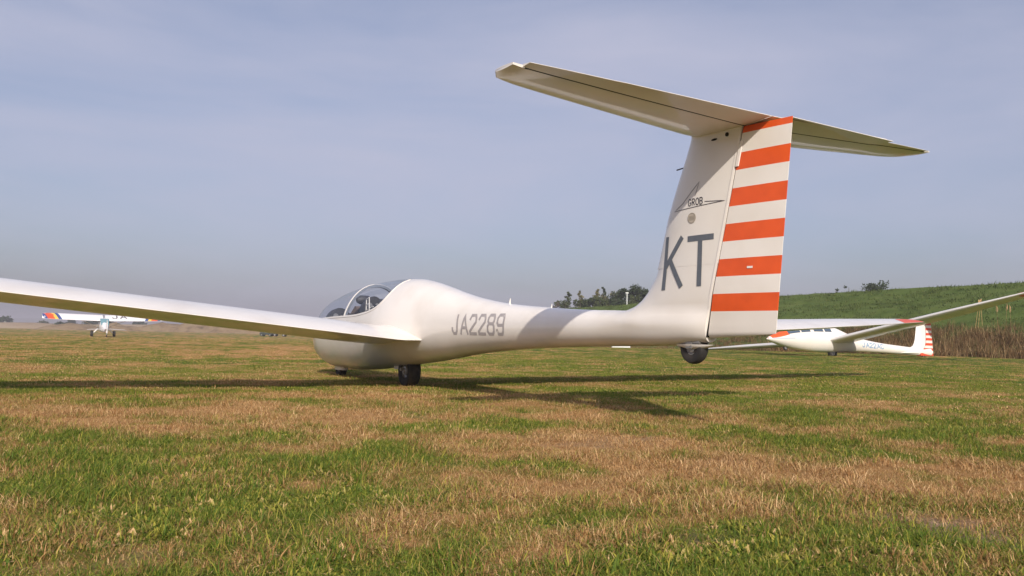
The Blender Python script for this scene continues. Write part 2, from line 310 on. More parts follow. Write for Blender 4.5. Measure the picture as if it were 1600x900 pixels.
# ------------------------------------------------------------------ grass: instanced tufts
def blade_mat():
    m = bpy.data.materials.new('grass_blade'); m.use_nodes = True; t = m.node_tree; b = t.nodes['Principled BSDF']; b.inputs['Roughness'].default_value = .65; b.inputs['Specular IOR Level'].default_value = .25
    d = t.nodes.new('ShaderNodeAttribute'); d.attribute_type = 'INSTANCER'; d.attribute_name = 'dry'
    q = t.nodes.new('ShaderNodeAttribute'); q.attribute_name = 'rnd'; h = t.nodes.new('ShaderNodeAttribute'); h.attribute_name = 'hue'
    r = t.nodes.new('ShaderNodeMapRange'); r.inputs[1].default_value = -.13; r.inputs[2].default_value = .13
    s = t.nodes.new('ShaderNodeMath'); s.operation = 'SUBTRACT'; t.links.new(d.outputs['Fac'], s.inputs[0]); t.links.new(q.outputs['Fac'], s.inputs[1]); t.links.new(s.outputs[0], r.inputs[0])
    g = t.nodes.new('ShaderNodeValToRGB'); e = g.color_ramp.elements; e[0].color = (.075, .130, .014, 1); e[1].color = (.38, .34, .055, 1); k = e.new(.6); k.color = (.160, .215, .022, 1)
    y = t.nodes.new('ShaderNodeValToRGB'); e = y.color_ramp.elements; e[0].color = (.25, .125, .042, 1); e[1].color = (.80, .55, .29, 1); k = e.new(.5); k.color = (.50, .285, .115, 1)
    t.links.new(h.outputs['Fac'], g.inputs[0]); t.links.new(h.outputs['Fac'], y.inputs[0])
    x = t.nodes.new('ShaderNodeMix'); x.data_type = 'RGBA'; t.links.new(r.outputs[0], x.inputs['Factor']); t.links.new(g.outputs[0], x.inputs['A']); t.links.new(y.outputs[0], x.inputs['B'])
    t.links.new(x.outputs['Result'], b.inputs['Base Color'])
    tr = t.nodes.new('ShaderNodeBsdfTranslucent'); t.links.new(x.outputs['Result'], tr.inputs[0]); ms = t.nodes.new('ShaderNodeMixShader'); ms.inputs[0].default_value = .25
    t.links.new(b.outputs[0], ms.inputs[1]); t.links.new(tr.outputs[0], ms.inputs[2]); t.links.new(ms.outputs[0], t.nodes['Material Output'].inputs[0])
    return m
BLADE = blade_mat()
REED = blade_mat(); REED.name = 'reed_blade'; WEED = blade_mat(); WEED.name = 'weed_blade'
for m_, c_g, c_d in ((REED, [(.05, .075, .015), (.09, .11, .025), (.14, .14, .04)], [(.11, .062, .025), (.23, .135, .055), (.42, .29, .15)]), (WEED, [(.066, .100, .020), (.092, .130, .030), (.135, .160, .042)], [(.10, .11, .03), (.14, .14, .04), (.2, .17, .06)])):
    rr = [n for n in m_.node_tree.nodes if n.type == 'VALTORGB']
    for q, cc in zip(rr, (c_g, c_d)):
        for e, c3 in zip(sorted(q.color_ramp.elements, key=lambda e: e.position), cc): e.color = (*c3, 1)
def tuft(n, rad, hmin, hmax, wid, lean, seg=3, m=None, name='tuft'):
    V = []; F = []; rn = []; hu = []
    for i in range(n):
        a = random.random()*6.283; r = rad*math.sqrt(random.random()); x, y = r*math.cos(a), r*math.sin(a); h = hmin+(hmax-hmin)*random.random()**1.3
        b = random.random()*6.283; dx, dy = math.cos(b), math.sin(b); l = lean*(.25+1.1*random.random()); w0 = wid*(.6+.7*random.random())
        c = b+math.pi/2+random.uniform(-.6, .6); sx, sy = math.cos(c), math.sin(c); k = len(V)
        ph = 0; px, py, pz = x, y, -.006
        for j in range(seg+1):
            t = j/seg; ww = w0*(1-t**1.6)*.5+.0002
            V.append((px-sx*ww, py-sy*ww, pz)); V.append((px+sx*ww, py+sy*ww, pz))
            ang = l*(.35+1.0*t); st = h/seg; px += dx*math.sin(ang)*st; py += dy*math.sin(ang)*st; pz += max(math.cos(ang), -.15)*st
            if pz < .004: pz = .004+.003*random.random()
        for j in range(seg): F.append((k+2*j, k+2*j+1, k+2*j+3, k+2*j+2))
        q, u = random.random(), random.random(); rn += [q]*seg; hu += [u]*seg
    return nmesh(name, np.array(V), np.array(F), m or BLADE, attrs={'rnd': ('FACE', np.array(rn)), 'hue': ('FACE', np.array(hu))}, nolink=True)
def scatter(name, P, S, Dr, IX, protos, label, cat):
    """point cloud whose points carry their tuft, size and dryness; geometry nodes place the tufts"""
    n = len(P); me = bpy.data.meshes.new(name); me.vertices.add(n); me.vertices.foreach_set('co', P.astype(np.float32).ravel())
    rot = np.zeros((n, 3)); rot[:, 2] = rng.random(n)*6.283; rot[:, 0] = rng.normal(0, .08, n)
    for nm, a, ty in (('siz', S, 'FLOAT'), ('dry', Dr, 'FLOAT'), ('idx', IX, 'INT')):
        at = me.attributes.new(nm, ty, 'POINT'); at.data.foreach_set('value', a.astype(np.int32 if ty == 'INT' else np.float32))
    at = me.attributes.new('rt', 'FLOAT_VECTOR', 'POINT'); at.data.foreach_set('vector', rot.astype(np.float32).ravel())
    o = bpy.data.objects.new(name, me); link(o, None, label, cat, kind='stuff')
    g = bpy.data.node_groups.new(name, 'GeometryNodeTree'); g.interface.new_socket('Geometry', in_out='INPUT', socket_type='NodeSocketGeometry'); g.interface.new_socket('Geometry', in_out='OUTPUT', socket_type='NodeSocketGeometry')
    A = g.nodes.new; gi = A('NodeGroupInput'); go = A('NodeGroupOutput'); ip = A('GeometryNodeInstanceOnPoints'); ip.inputs['Pick Instance'].default_value = True
    gg = A('GeometryNodeGeometryToInstance')
    for p in protos[::-1]:
        oi = A('GeometryNodeObjectInfo'); oi.inputs['Object'].default_value = p; oi.inputs['As Instance'].default_value = True; g.links.new(oi.outputs['Geometry'], gg.inputs[0])
    # as each object arrives as one instance, join them so that picking works
    jn = A('GeometryNodeJoinGeometry')
    g.nodes.remove(gg)
    for nd in [x for x in g.nodes if x.type == 'OBJECT_INFO']: g.links.new(nd.outputs['Geometry'], jn.inputs[0])
    def attr(nm, ty):
        q = A('GeometryNodeInputNamedAttribute'); q.data_type = ty; q.inputs['Name'].default_value = nm; return [s for s in q.outputs if s.enabled and s.name == 'Attribute'][0]
    g.links.new(gi.outputs[0], ip.inputs['Points']); g.links.new(jn.outputs[0], ip.inputs['Instance'])
    g.links.new(attr('idx', 'INT'), ip.inputs['Instance Index']); g.links.new(attr('rt', 'FLOAT_VECTOR'), ip.inputs['Rotation']); g.links.new(attr('siz', 'FLOAT'), ip.inputs['Scale'])
    g.links.new(ip.outputs[0], go.inputs[0])
    md = o.modifiers.new('scatter', 'NODES'); md.node_group = g
    return o
def grass():
    Ps = []; S = []; Dd = []; I = []
    near = [tuft(44, .060, .010, .032, .0022, 1.5, name='tuft_a'), tuft(44, .06, .008, .028, .0020, 1.9, name='tuft_b'), tuft(28, .035, .018, .052, .0028, 1.2, name='tuft_c'), tuft(46, .075, .012, .040, .0018, 2.2, name='tuft_d'),
            tuft(44, .08, .02, .06, .0017, 2.0, name='tuft_e'), tuft(50, .10, .03, .075, .0020, 3.6, name='tuft_k'), tuft(20, .022, .025, .062, .0034, 1.1, name='tuft_l'),
            tuft(16, .030, .014, .034, .0105, 1.9, name='rosette')]
    far = [tuft(70, .22, .012, .032, .0065, 1.8, seg=2, name='tuft_f'), tuft(70, .24, .010, .03, .006, 2.2, seg=2, name='tuft_g')]
    vfar = [tuft(60, .9, .02, .05, .024, 1.7, seg=2, name='tuft_h')]
    def band(r0, r1, dens, half, idx):
        A = half*(r1*r1-r0*r0); n = int(A*dens); r = np.sqrt(rng.random(n)*(r1*r1-r0*r0)+r0*r0); a = (rng.random(n)*2-1)*half
        lat = r*np.sin(a); dep = r*np.cos(a); x = CAM.x+RL.x*lat+FL.x*dep; y = CAM.y+RL.y*lat+FL.y*dep
        d = dry_np(x, y); z = gz_np(x, y)
        bare = np.clip((d-.80)*2.2, 0, .75)*(fbm(x*5, y*5, 2, 77) < .55); keep = rng.random(n) > np.maximum(bare, .92*bare_np(x, y))
        lush = fbm(x*4.5, y*4.5, 3, 90)
        s = .42+2.1*np.clip(lush-.34, 0, 1)**1.1+.30*(1-d)+rng.normal(0, .12, n)
        s = np.clip(s, .42, 1.15)
        ix = np.array(idx)[rng.integers(0, len(idx), n)]
        if r1 <= 14:
            ix = np.where((d > .55) & (rng.random(n) < .65), rng.choice([3, 4, 5, 5], n), ix); ix = np.where((d < .4) & (ix == 4), 6, ix); ix = np.where((d < .30) & (fbm(x*3, y*3, 2, 99) > .58) & (rng.random(n) < .4), 7, ix)
        Ps.append(np.stack([x, y, z], -1)[keep]); S.append(s[keep]); Dd.append(np.clip(d+rng.normal(0, .07, n), 0, 1)[keep]); I.append(np.where(ix >= 20, ix-20+8, ix)[keep])
    band(1.0, 4.2, 1150, .66, [0, 1, 3, 5, 5, 6]); band(4.2, 7.5, 620, .60, [0, 1, 3, 5, 6]); band(7.5, 13, 230, .58, [0, 1, 3])
    band(7, 22, 26, .60, [20, 21]); band(20, 48, 5, .62, [20, 21]); band(45, 95, 1.2, .62, [22])
    band(0.6, 14, 110, 1.25, [0, 1, 3]); band(0.6, 14, 9, math.pi, [0, 1, 3]); band(14, 30, 9, 1.0, [20, 21])
    scatter('grass', np.concatenate(Ps), np.concatenate(S), np.concatenate(Dd), np.concatenate(I), near+far+vfar, 'short patchy airfield grass, green mixed with dried straw', 'grass')
grass()

# ------------------------------------------------------------------ the big glider (frame: x aft, y right, z up, origin where the main wheel stands)
g1 = empty('glider', (0, 0, 0), 'large white two seat glider in the foreground, orange striped rudder, KT on its fin', 'glider', rot=(-.0126, 0, 0))
ZT = pchip([-3.26, -3.2, -3.1, -2.9, -2.7, -2.5, -1.94, -1.2, -.62, -.19, .22, .5, .81, 1.1, 1.46, 2.02, 2.51, 2.95, 3.41, 3.8, 4.37], [.37, .46, .545, .67, .775, .865, 1.0, 1.088, 1.122, 1.128, 1.112, 1.073, 1.012, .95, .885, .815, .78, .755, .738, .732, .728])
ZB = pchip([-3.26, -3.2, -3.08, -2.9, -2.69, -2.3, -1.94, -1.5, -1.1, -.7, -.36, .1, .59, 1.05, 1.49, 2.0, 2.53, 3.35, 4.0, 4.37], [.37, .32, .265, .215, .17, .125, .105, .105, .12, .148, .18, .225, .272, .325, .378, .42, .452, .484, .502, .53])
HW = pchip([-3.26, -3.2, -3.1, -2.9, -2.6, -2.2, -1.7, -1.2, -.6, 0, .5, 1, 1.5, 2, 2.5, 3, 3.5, 4, 4.22, 4.33, 4.37], [.01, .075, .135, .20, .262, .318, .35, .362, .362, .352, .318, .265, .212, .178, .157, .142, .128, .110, .097, .078, .062])
ZM = pchip([-3.26, -2.9, -2.2, -1.2, 0, 1, 2, 3, 4.37], [.37, .42, .53, .60, .63, .63, .62, .62, .62])
NE = 2.12
FLE = pchip([.55, .66, .70, .735, .75, .777, .80, .847, .90, .962, 1.126, 1.31, 1.53, 1.685, 1.86], [3.15, 3.32, 3.44, 3.56, 3.61, 3.685, 3.72, 3.775, 3.82, 3.86, 3.915, 3.965, 4.052, 4.122, 4.192])
HX = lambda z: 4.363+(z-.549)*.2146
TX = lambda z: 4.852+(z-.563)*.0855
FHT = pchip([.55, .70, .78, .86, 1.0, 1.3, 1.86], [.080, .082, .083, .080, .073, .066, .055])   # half thickness
TOPZ = pchip([3.30, 3.44, 3.56, 3.61, 3.685, 3.72, 3.775, 3.82, 3.86, 3.875], [.742, .738, .735, .75, .777, .80, .847, .90, .962, 1.0])
def tail_pt(x, th):
    """tail cone and fin root as one skin, filleted"""
    c, sn = math.cos(th), math.sin(th); e = 2/NE; zm = ZM(x); up = sn > 0; cap = x > 3.875
    zt = 1.0 if cap else TOPZ(x)
    z = zm+((zt-zm) if up else (zm-ZB(x)))*math.copysign(abs(sn)**e, sn)
    x1 = x+max(x-4.0, 0)/.37*(HX(z)-.004-4.37)
    q = max(z-zm, 0)/(ZT(x)-zm); el = (1-min(q, 1)**NE)**(1/NE); k = min(max((x-3.30)/.45, 0), 1); k = k*k*(3-2*k)
    g = min(max((z-zm+.10)/.14, 0), 1); g = g*g*(3-2*g)
    wh = HW(x)*((1-k)*el+k*math.exp(-1.1*q**3.2)) if up else HW(x)*abs(c)**e
    le = FLE(z); u = (x1-le)/(TX(z)-le); wf = (2*FHT(z)*thick(u) if u > 0 else 0)*g*k
    w_ = (wh**3+wf**3)**(1/3)
    if up and not cap: w_ *= math.sqrt(max(1-((z-zm)/(zt-zm))**8, 0))
    return x1, math.copysign(w_, -c) if abs(c) > 1e-9 else 0, z
def nx(x): return x if x > -2.2 else -2.2+(x+2.2)*.63
def fpt(x, th, off=0):
    if x > 3.30: return Vector(tail_pt(x, th))
    c, s = math.cos(th), math.sin(th); e = 2/NE; zm = ZM(x)
    y = -HW(x)*math.copysign(abs(c)**e, c); z = zm+((ZT(x)-zm) if s > 0 else (zm-ZB(x)))*math.copysign(abs(s)**e, s)
    return Vector((nx(x), y-off*c, z+off*s))
def fside(x, z, off=.002):
    """point on the left skin of the fuselage"""
    zm = ZM(x); h = (ZT(x)-zm) if z > zm else (zm-ZB(x)); s = min(abs((z-zm)/h), .999)
    return Vector((nx(x), -HW(x)*(1-s**NE)**(1/NE)-off, z))
SILL = pchip([-2.9, -2.6, -2.2, -1.6, -1.2, -.8, -.45, -.28, -.16, -.07, 0, .05, .08, .11], [.66, .685, .70, .715, .722, .73, .758, .785, .82, .87, .93, 1.0, 1.06, 1.13])
CX0, CX1 = -2.86, .11
def theta(x):
    if x <= CX0 or x >= CX1: return R_(88.5)
    s = (SILL(x)-ZM(x))/(ZT(x)-ZM(x)); s = min(max(s, 0), 1); return min(math.asin(s**(NE/2)), R_(88.5))
xs = [-3.26+.4*(i/16)**2 for i in range(17)] + list(np.arange(-2.84, -2.5, .02)) + list(np.arange(-2.5, -.5, .05)) + list(np.arange(-.5, .14, .012)) + list(np.arange(.14, 4.36, .06)) + [4.37]
NT, NBt = 14, 64
def frow_bot(x, off=0, shrink=1):
    t = theta(x); return [fpt(x, t-(math.pi+2*t)*j/NBt, off) for j in range(NBt+1)]
def frow_top(x, off=0):
    t = theta(x); return [fpt(x, t+(math.pi-2*t)*j/NT, off) for j in range(NT+1)]
fm = MB(); fm.grid([frow_bot(x) for x in xs])
for lo, hi in ((-9, CX0+.02), (CX1-.01, 9)):
    q = [x for x in xs if lo <= x <= hi]; fm.grid([frow_top(x) for x in q])
fm.add(frow_bot(4.37)[::-1], [tuple(range(NBt+1))])
# root fillets that fair the wings into the hull are part of the hull skin
fus = fm.build('fuselage', GEL, g1, smooth=50)
for a, b, nm in ((CX0, -1.09, 'front_canopy'), (-1.11, CX1, 'rear_canopy')):
    q = [x for x in xs if a <= x <= b]; MB().grid([frow_top(x, .001) for x in q]).build(nm, GLASS, g1, smooth=60)
# canopy frames
cf = MB()
q = [x for x in xs if CX0 <= x <= CX1]
for sd in (1, -1):
    rows = []
    for x in q:
        t = theta(x)
        rows.append([Vector((p.x, p.y*sd, p.z)) for p in (fpt(x, t-.02, .002), fpt(x, t-.017, .005), fpt(x, t+.022, .005), fpt(x, t+.025, -.02), fpt(x, t-.03, -.02))])
    cf.grid(rows, True)
cf.build('canopy_rim', GEL, g1)
def arch(x, wd, nm, off=.006, th0=None, ln_=0):
    t = th0 if th0 is not None else theta(x); m = MB(); rows = []
    for j in range(33):
        a = t+(math.pi-2*t)*j/32; e = ln_*max(math.sin(a)-math.sin(t), 0); rows.append([fpt(x+e-wd/2, a, .002), fpt(x+e-wd/2+.004, a, off), fpt(x+e+wd/2-.004, a, off), fpt(x+e+wd/2, a, .002), fpt(x+e+wd/2, a, -.028), fpt(x+e-wd/2, a, -.028)])
    m.grid([r[:4] for r in rows]); m.grid([[r[3], r[4], r[5], r[0]] for r in rows], False, 1); return m.build(nm, [GEL, mat(nm+'_inside', (.20, .22, .26), .4)], g1)
arch(-1.10, .040, 'canopy_arch', ln_=.14)
arch(-2.80, .03, 'front_canopy_edge', th0=theta(-2.80))
ln = MB(); ln.grid([[Vector((p.x, p.y*.94, p.z*.97+.015)) for p in frow_bot(x)] for x in xs if CX0 < x < .10]); ln.build('cockpit_lining', LINING, g1)
def seat(x, nm='seat'):
    m = MB(); m.grid([[(x-.42+a*.0, y, .36+.02*abs(y)*8) for y in np.linspace(-.2, .2, 5)] for a in (0,)]+[[(x-.12, y, .33) for y in np.linspace(-.2, .2, 5)], [(x+.05, y, .42) for y in np.linspace(-.21, .21, 5)], [(x+.2, y, .70) for y in np.linspace(-.2, .2, 5)], [(x+.26, y, .86) for y in np.linspace(-.13, .13, 5)], [(x+.30, y, .84) for y in np.linspace(-.13, .13, 5)], [(x+.26, y, .6) for y in np.linspace(-.2, .2, 5)]])
    s = m.build(nm, CLOTH, g1); h = MB(); h.tube([(x+.21, -.09, .93), (x+.21, -.05, .94), (x+.21, .05, .94), (x+.21, .09, .93)], [.03, .055, .055, .03], 12); h.build('headrest', PANEL, s)
seat(-1.62); seat(-.42)
def panel(x, z, wd, ht):
    m = MB(); rows = []
    for k, (dx, sc_) in enumerate(((-.26, .55), (-.20, .80), (-.10, .95), (.02, 1.0), (.03, .97))):
        rows.append([(x+dx, wd*sc_*math.cos(a), z-ht+ht*sc_*max(math.sin(a), 0)**.8+ht*.0) for a in np.linspace(0, math.pi, 17)])
    m.grid(rows, False, 0, False, True); p = m.build('instrument_panel', PANEL, g1)
    f = MB(); f.lathe([(.0, .036), (.033, .036), (.036, .031)], (x, -.06, z-ht*.45), 'x', 16); f.lathe([(.0, .036), (.033, .036), (.036, .031)], (x, .04, z-ht*.45), 'x', 16); f.build('dial', METAL, p)
    return p
panel(-2.25, .86, .17, .24); p2 = panel(-1.10, .975, .135, .25)
m = MB()                                             # light bracket beside the rear panel
for a, b in (((-.98, -.135, .80), (-.98, -.135, .93)), ((-.98, -.135, .93), (-.86, -.15, .945)), ((-.86, -.15, .945), (-.84, -.15, .80)), ((-.98, -.135, .87), (-.85, -.15, .87)), ((-.98, -.135, .80), (-.70, -.16, .84))):
    m.tube([a, b], .006, 6)
m.build('bracket', GEL2, p2)
MB().tube([(-.62, -.15, .70), (-.60, -.15, .84), (-.56, -.12, .875), (-.42, -.1, .87), (-.36, -.12, .84), (-.36, -.15, .70)], [.03, .05, .05, .045, .045, .03], 10).build('cushion', PANEL, g1)
MB().box((-1.42, -.20, .745), (.2, .08, .05)).build('side_box', PANEL, g1)

# wings
DIH = math.tan(.0631)
def wing_secs(sd):
    """sd -1 left, +1 right"""
    T = [(.24, -.36, 1.17, .165), (.36, -.34, 1.14, .165), (.50, -.33, 1.12, .17), (.8, -.32, 1.11, .175), (2.5, -.25, 1.07, .175), (5.0, -.16, 1.0, .18), (6.6, -.14, .82, .168), (7.75, -.15, .64, .15), (8.15, -.14, .57, .145), (8.37, -.07, .46, .14), (8.47, .10, .26, .12), (8.50, .20, .13, .08)]
    out = {}
    def at(y):
        ys = [t[0] for t in T]; le = np.interp(y, ys, [t[1] for t in T]); c = np.interp(y, ys, [t[2] for t in T]); tc_ = np.interp(y, ys, [t[3] for t in T])
        inc = .012-.02*y/8.75; zte = .472+(y-.33)*(DIH if sd > 0 else DIH*1.33)
        if y < .45: zte += .02*(.45-y)/.2
        ch = Vector((c*math.cos(inc), 0, -c*math.sin(inc))); te = Vector((le+c, sd*y, zte))
        nr = Vector((math.sin(inc), -sd*DIH, 1)); return Sec(te-ch, ch, nr, tc_, .038)
    return at, [t[0] for t in T]
for sd in (-1, 1):
    at, ys = wing_secs(sd); mb = MB()
    foil([at(y) for y in [.24, .30, .36, .42, .50, .8, 1.6, 2.5, 3.7, 4.9, 5.0]], 18, mb)
    def cut(y, a, b): s = at(y); s.u0, s.u1 = a, b; return s
    foil([cut(y, 0, .80) for y in (5.002, 5.8, 6.6, 7.2, 7.75)], 18, mb, False, False)
    foil([at(y) for y in (7.752, 7.95, 8.15, 8.25, 8.37, 8.43, 8.47, 8.50)], 18, mb)
    if sd > 0:          # orange patch along the trailing edge of the tip: its own skin 1.5 mm proud
        f = MB()
        rows = []
        for i in range(13):
            y = 7.78+.715*i/12; s = at(y); u_hi = 1.0; u_lo = max(.60, 1-.02-.5*(i/12)*4)
            rows.append([s.pt(u_lo+(u_hi-u_lo)*j/6, 1)+s.n*.0022 for j in range(7)])
        f.grid(rows)
    wg = mb.build('wing', GEL, g1, smooth=35, label='left wing reaching out of the photo' if sd < 0 else 'right wing with orange tip corner')
    if sd > 0: f.build('orange_tip_patch', RED, wg)
    foil([cut(y, .803, 1) for y in (5.006, 5.8, 6.6, 7.2, 7.744)], 8).build('aileron', GEL, wg, smooth=35)

# fin and rudder
def finsec(z, a=None, b=None):
    le = FLE(z); c = TX(z)-le; s = Sec((le, 0, z), (c, 0, 0), (0, 1, 0), FHT(z)/c/.5*.5/.5, 0, 0, 1)
    s.u0 = 0 if a is None else a(z, le, c); s.u1 = 1 if b is None else b(z, le, c); return s
zf = [.997, 1.04, 1.126, 1.22, 1.31, 1.42, 1.53, 1.685, 1.80, 1.825]
fin = foil([finsec(z, None, lambda z, le, c: (HX(z)-le)/c) for z in zf], 22).build('fin', GEL, g1, smooth=50)
def finside(x, z, off=.0018):
    le = FLE(z); c = TX(z)-le; u = (x-le)/c; return Vector((x, -(FHT(z)/c*2/1*c*thick(u)*.5*2/1)/1-off-.0006, z))
RG = .010
zr = [.565, .58, .60, .64, .70, .714, .817, .919, 1.022, 1.125, 1.228, 1.33, 1.435, 1.54, 1.64, 1.752, 1.790]
SH = lambda z: z       # stripes are level bands painted on the rudder: separate face bands
bands = [(.714, .817), (.919, 1.022), (1.125, 1.228), (1.33, 1.435), (1.54, 1.64), (1.752, 1.80)]
rm = MB(); ss = [finsec(z, lambda z, le, c: (HX(z)+RG-le)/c, None) for z in zr]
ss[0].tc *= .55; ss[1].tc *= .9
# lower edge rises towards the trailing edge
def rud_loop(s, k):
    lp = s.loop(10)
    if k < 3: lp = [Vector((p.x, p.y, p.z-.022+.012+.03*((p.x-4.37)/.48)*(1-k/3)*1.0)) for p in lp]
    return lp
loops = [rud_loop(s, k) for k, s in enumerate(ss)]
for i in range(len(loops)-1):
    zc = (zr[i]+zr[i+1])/2; o = any(a < zc < b for a, b in bands)
    rm.grid([loops[i], loops[i+1]], True, 1 if o else 0, i == 0, i == len(loops)-2)
rud = rm.build('rudder', [GEL, ORANGE], g1, smooth=35)
MB().grid([[Vector((HX(z)+.001+dx, y, z)) for y in (-FHT(z)*.62, FHT(z)*.62)] for z in (.56, 1.0, 1.4, 1.8) for dx in (0,)]).build('hinge_gap', DARK, g1)
# raised hinge fairing strip along the fin's rear edge and its cover plate
hs = MB()
for z0, z1 in ((.60, 1.82),):
    hs.grid([[finside(HX(z)-.020, z, .0005), finside(HX(z)-.016, z, .0022), finside(HX(z)-.010, z, .0022), finside(HX(z)-.001, z, .0005)] for z in np.linspace(z0, z1, 12)])
hs.build('hinge_strip', GEL, fin)
MB().grid([[finside(HX(z)+.030+dx, z, o) for dx, o in ((-.026, .002), (-.024, .007), (-.004, .007), (-.002, .002))] for z in (1.56, 1.565, 1.70, 1.705)]).build('cover_plate', GEL, rud)
MB().lathe([(.0, -.005), (.0125, -.005), (.013, .004)], (4.52, finside(4.52, 1.765).y+.001, 1.765), 'y', 16).build('vent_plug', DARK, fin)
MB().lathe([(.0, -.004), (.0125, -.004), (.013, .004)], (0, 0, 0), 'y', 16)
sl_ = MB(); rows = []
for k in range(9): a = k/8*math.pi*2; rows.append(finside(4.42+.026*math.cos(a), 1.752+.0075*math.sin(a), .003))
sl_.add(rows[:8], [tuple(range(8))]); sl_.build('slot', DARK, fin)
MB().tube([(4.125, 0, 1.642), (4.03, 0, 1.636)], .0045, 8).build('probe', PANEL, fin)
pl = MB(); pl.add([Vector((4.70+dx, -.030-.0, .962+dz)) for dx, dz in ((-.02, -.006), (.02, -.006), (.02, .008), (-.02, .008))], [(0, 1, 2, 3)])
def rudside(x, z, off=.002): return finside(x, z, off)
pl = MB(); pl.add([rudside(4.69+dx, .965+dz, .003) for dx, dz in ((-.019, -.006), (.019, -.006), (.019, .006), (-.019, .006))], [(0, 1, 2, 3)]); pl.build('placard', GEL2, rud)
MB().tube([(4.84, 0, .60), (4.93, 0, 1.7)], .0032, 6).build('trailing_edge_tape', GEL2, rud)

# tailplane: stabiliser, two elevators, trim tab on the right one
def stab(sd, y, a, b):
    le = float(np.interp(y, [0, .1, .55, 1.05, 1.35, 1.5, 1.6, 1.65], [4.205, 4.215, 4.30, 4.395, 4.455, 4.49, 4.53, 4.61]))
    te = float(np.interp(y, [0, 1.04, 1.12, 1.45, 1.6, 1.65], [4.87, 4.87, 4.865 if sd < 0 else 4.815, 4.86 if sd < 0 else 4.81, 4.85 if sd < 0 else 4.80, 4.835 if sd < 0 else 4.79]))
    c = te-le; z = 1.842; t = y/1.65; tc_ = .115*(1-.2*t)
    s = Sec((le-.03, sd*y-.035, z-.002+.028*sd*y/1.65), (c, 0, -c*.045), (0.045, 0, 1), tc_ if y < 1.6 else tc_*.8); hx = 4.662+.115*t**1.1
    u = min((hx-le)/c, .90); s.u0 = u+.013/c if a else 0; s.u1 = 1 if a else u
    if b: s.u1 = u
    return s
Yst = [0, .1, .4, .8, 1.04, 1.2, 1.3, 1.4, 1.48, 1.55, 1.60, 1.601, 1.635, 1.65]
sb = MB(); foil([stab(-1, y, 0, y < 1.6005) for y in Yst[::-1]]+[stab(1, y, 0, y < 1.6005) for y in Yst[1:]], 16, sb)
sta = sb.build('stabiliser', GEL, g1, smooth=40)
for sd in (-1, 1):
    foil([stab(sd, y, 1, 0) for y in (.004, .1, .4, .8, 1.04, 1.12, 1.4, 1.5, 1.58, 1.60)], 8).build('elevator', GEL, g1, smooth=35)
hg = MB()
for sd in (-1, 1):
    rws = []
    for y in (.0, .4, .8, 1.04, 1.12, 1.4, 1.5, 1.58):
        q = stab(sd, y, 1, 0); q.tc *= .96; q.u0 -= .016/q.ch.length; q.u1 = q.u0+.020/q.ch.length; rws.append(q)
    foil(rws, 2, hg)
hg.build('elevator_gap', DARK, sta)
tt = MB(); tt.grid([[Vector((4.84+dx, y-.035, z+.008)) for dx, z in ((-.10, 1.825), (.032, 1.813), (.032, 1.810), (-.10, 1.815))] for y in (.12, .5, 1.06)], True, 0, True, True); tt.build('trim_tab', GEL, g1)
# fairing between fin top and stabiliser
ff = MB(); foil([finsec(1.80, None, lambda z, le, c: (HX(z)-le)/c)], 22, MB()) if False else None
for zz in (): pass
rows = []
for z, g in ((1.745, 1.0), (1.78, 1.04), (1.808, 1.16), (1.83, 1.6)):
    s = finsec(z, None, lambda z, le, c: (HX(z)-le)/c); s.tc *= g; rows.append(s)
foil(rows, 22, ff, False, False); ff.build('tailplane_fairing', GEL, fin)

# wheels
def wheel(nm, c, r, wd, parent, hub=.5):
    wl = MB(); k = wd/2; pr = [(r*hub, -k*.75), (r*.80, -k), (r*.92, -k*.88), (r*.985, -k*.5), (r, -k*.15), (r*.985, -k*.12), (r*.985, -k*.05), (r, 0), (r*.985, k*.05), (r*.985, k*.12), (r, k*.15), (r*.985, k*.5), (r*.92, k*.88), (r*.80, k), (r*hub, k*.75)]
    o = wl.lathe(pr, c, 'y', 40).build(nm, RUBBER, parent)
    h = MB(); h.lathe([(r*hub*1.02, -k*.74), (r*hub*.9, -k*.5), (r*.30, -k*.42), (r*.28, -k*.8), (r*.14, -k*.86), (r*.12, -k*1.0), (0, -k*1.0)], c, 'y', 24)
    h.lathe([(r*hub*1.02, k*.74), (r*hub*.9, k*.5), (r*.2, k*.6), (0, k*.8)], c, 'y', 24); h.build('hub', METAL, o)
    return o
wheel('main_wheel', (-.02, 0, .158), .168, .14, g1, .45)
wheel('nose_wheel', (-2.1, 0, .088), .094, .10, g1); wheel('tail_wheel', (4.215, 0, .492), .098, .07, g1, .42)
def fairing(nm, x0, x1, xc, zt, zb, hw, zcut):
    m = MB(); rows = []
    for z, g in ((zt, 1.35), ((zt*2+zb)/3, 1.05), ((zt+2*zb)/3, .9), (zb, .82)):
        rows.append([(xc+(x1-x0)/2*g*math.cos(a), hw*g*math.sin(a), z) for a in np.linspace(0, 2*math.pi, 25)[:-1]])
    for k in (.9,): rows.append([(xc+(p[0]-xc)*k, p[1]*k, zb+.004) for p in rows[-1]])
    m.grid(rows, True); return m.build(nm, GEL, g1)
fairing('nose_wheel_fairing', -2.3, -1.9, -2.1, .18, .075, .075, .08)
fairing('main_wheel_fairing', -.30, -.14, -.25, .28, .165, .085, 0)
MB().tube([(-.03, -.10, .172), (-.03, .10, .172)], .016, 10).build('axle', METAL, g1)
fk = MB(); fk.box((4.19, 0, .545), (.22, .09, .05)); fk.box((4.215, -.045, .515), (.05, .008, .05)); fk.box((4.215, .045, .515), (.05, .008, .05)); fk.build('tail_wheel_fork', METAL, g1)
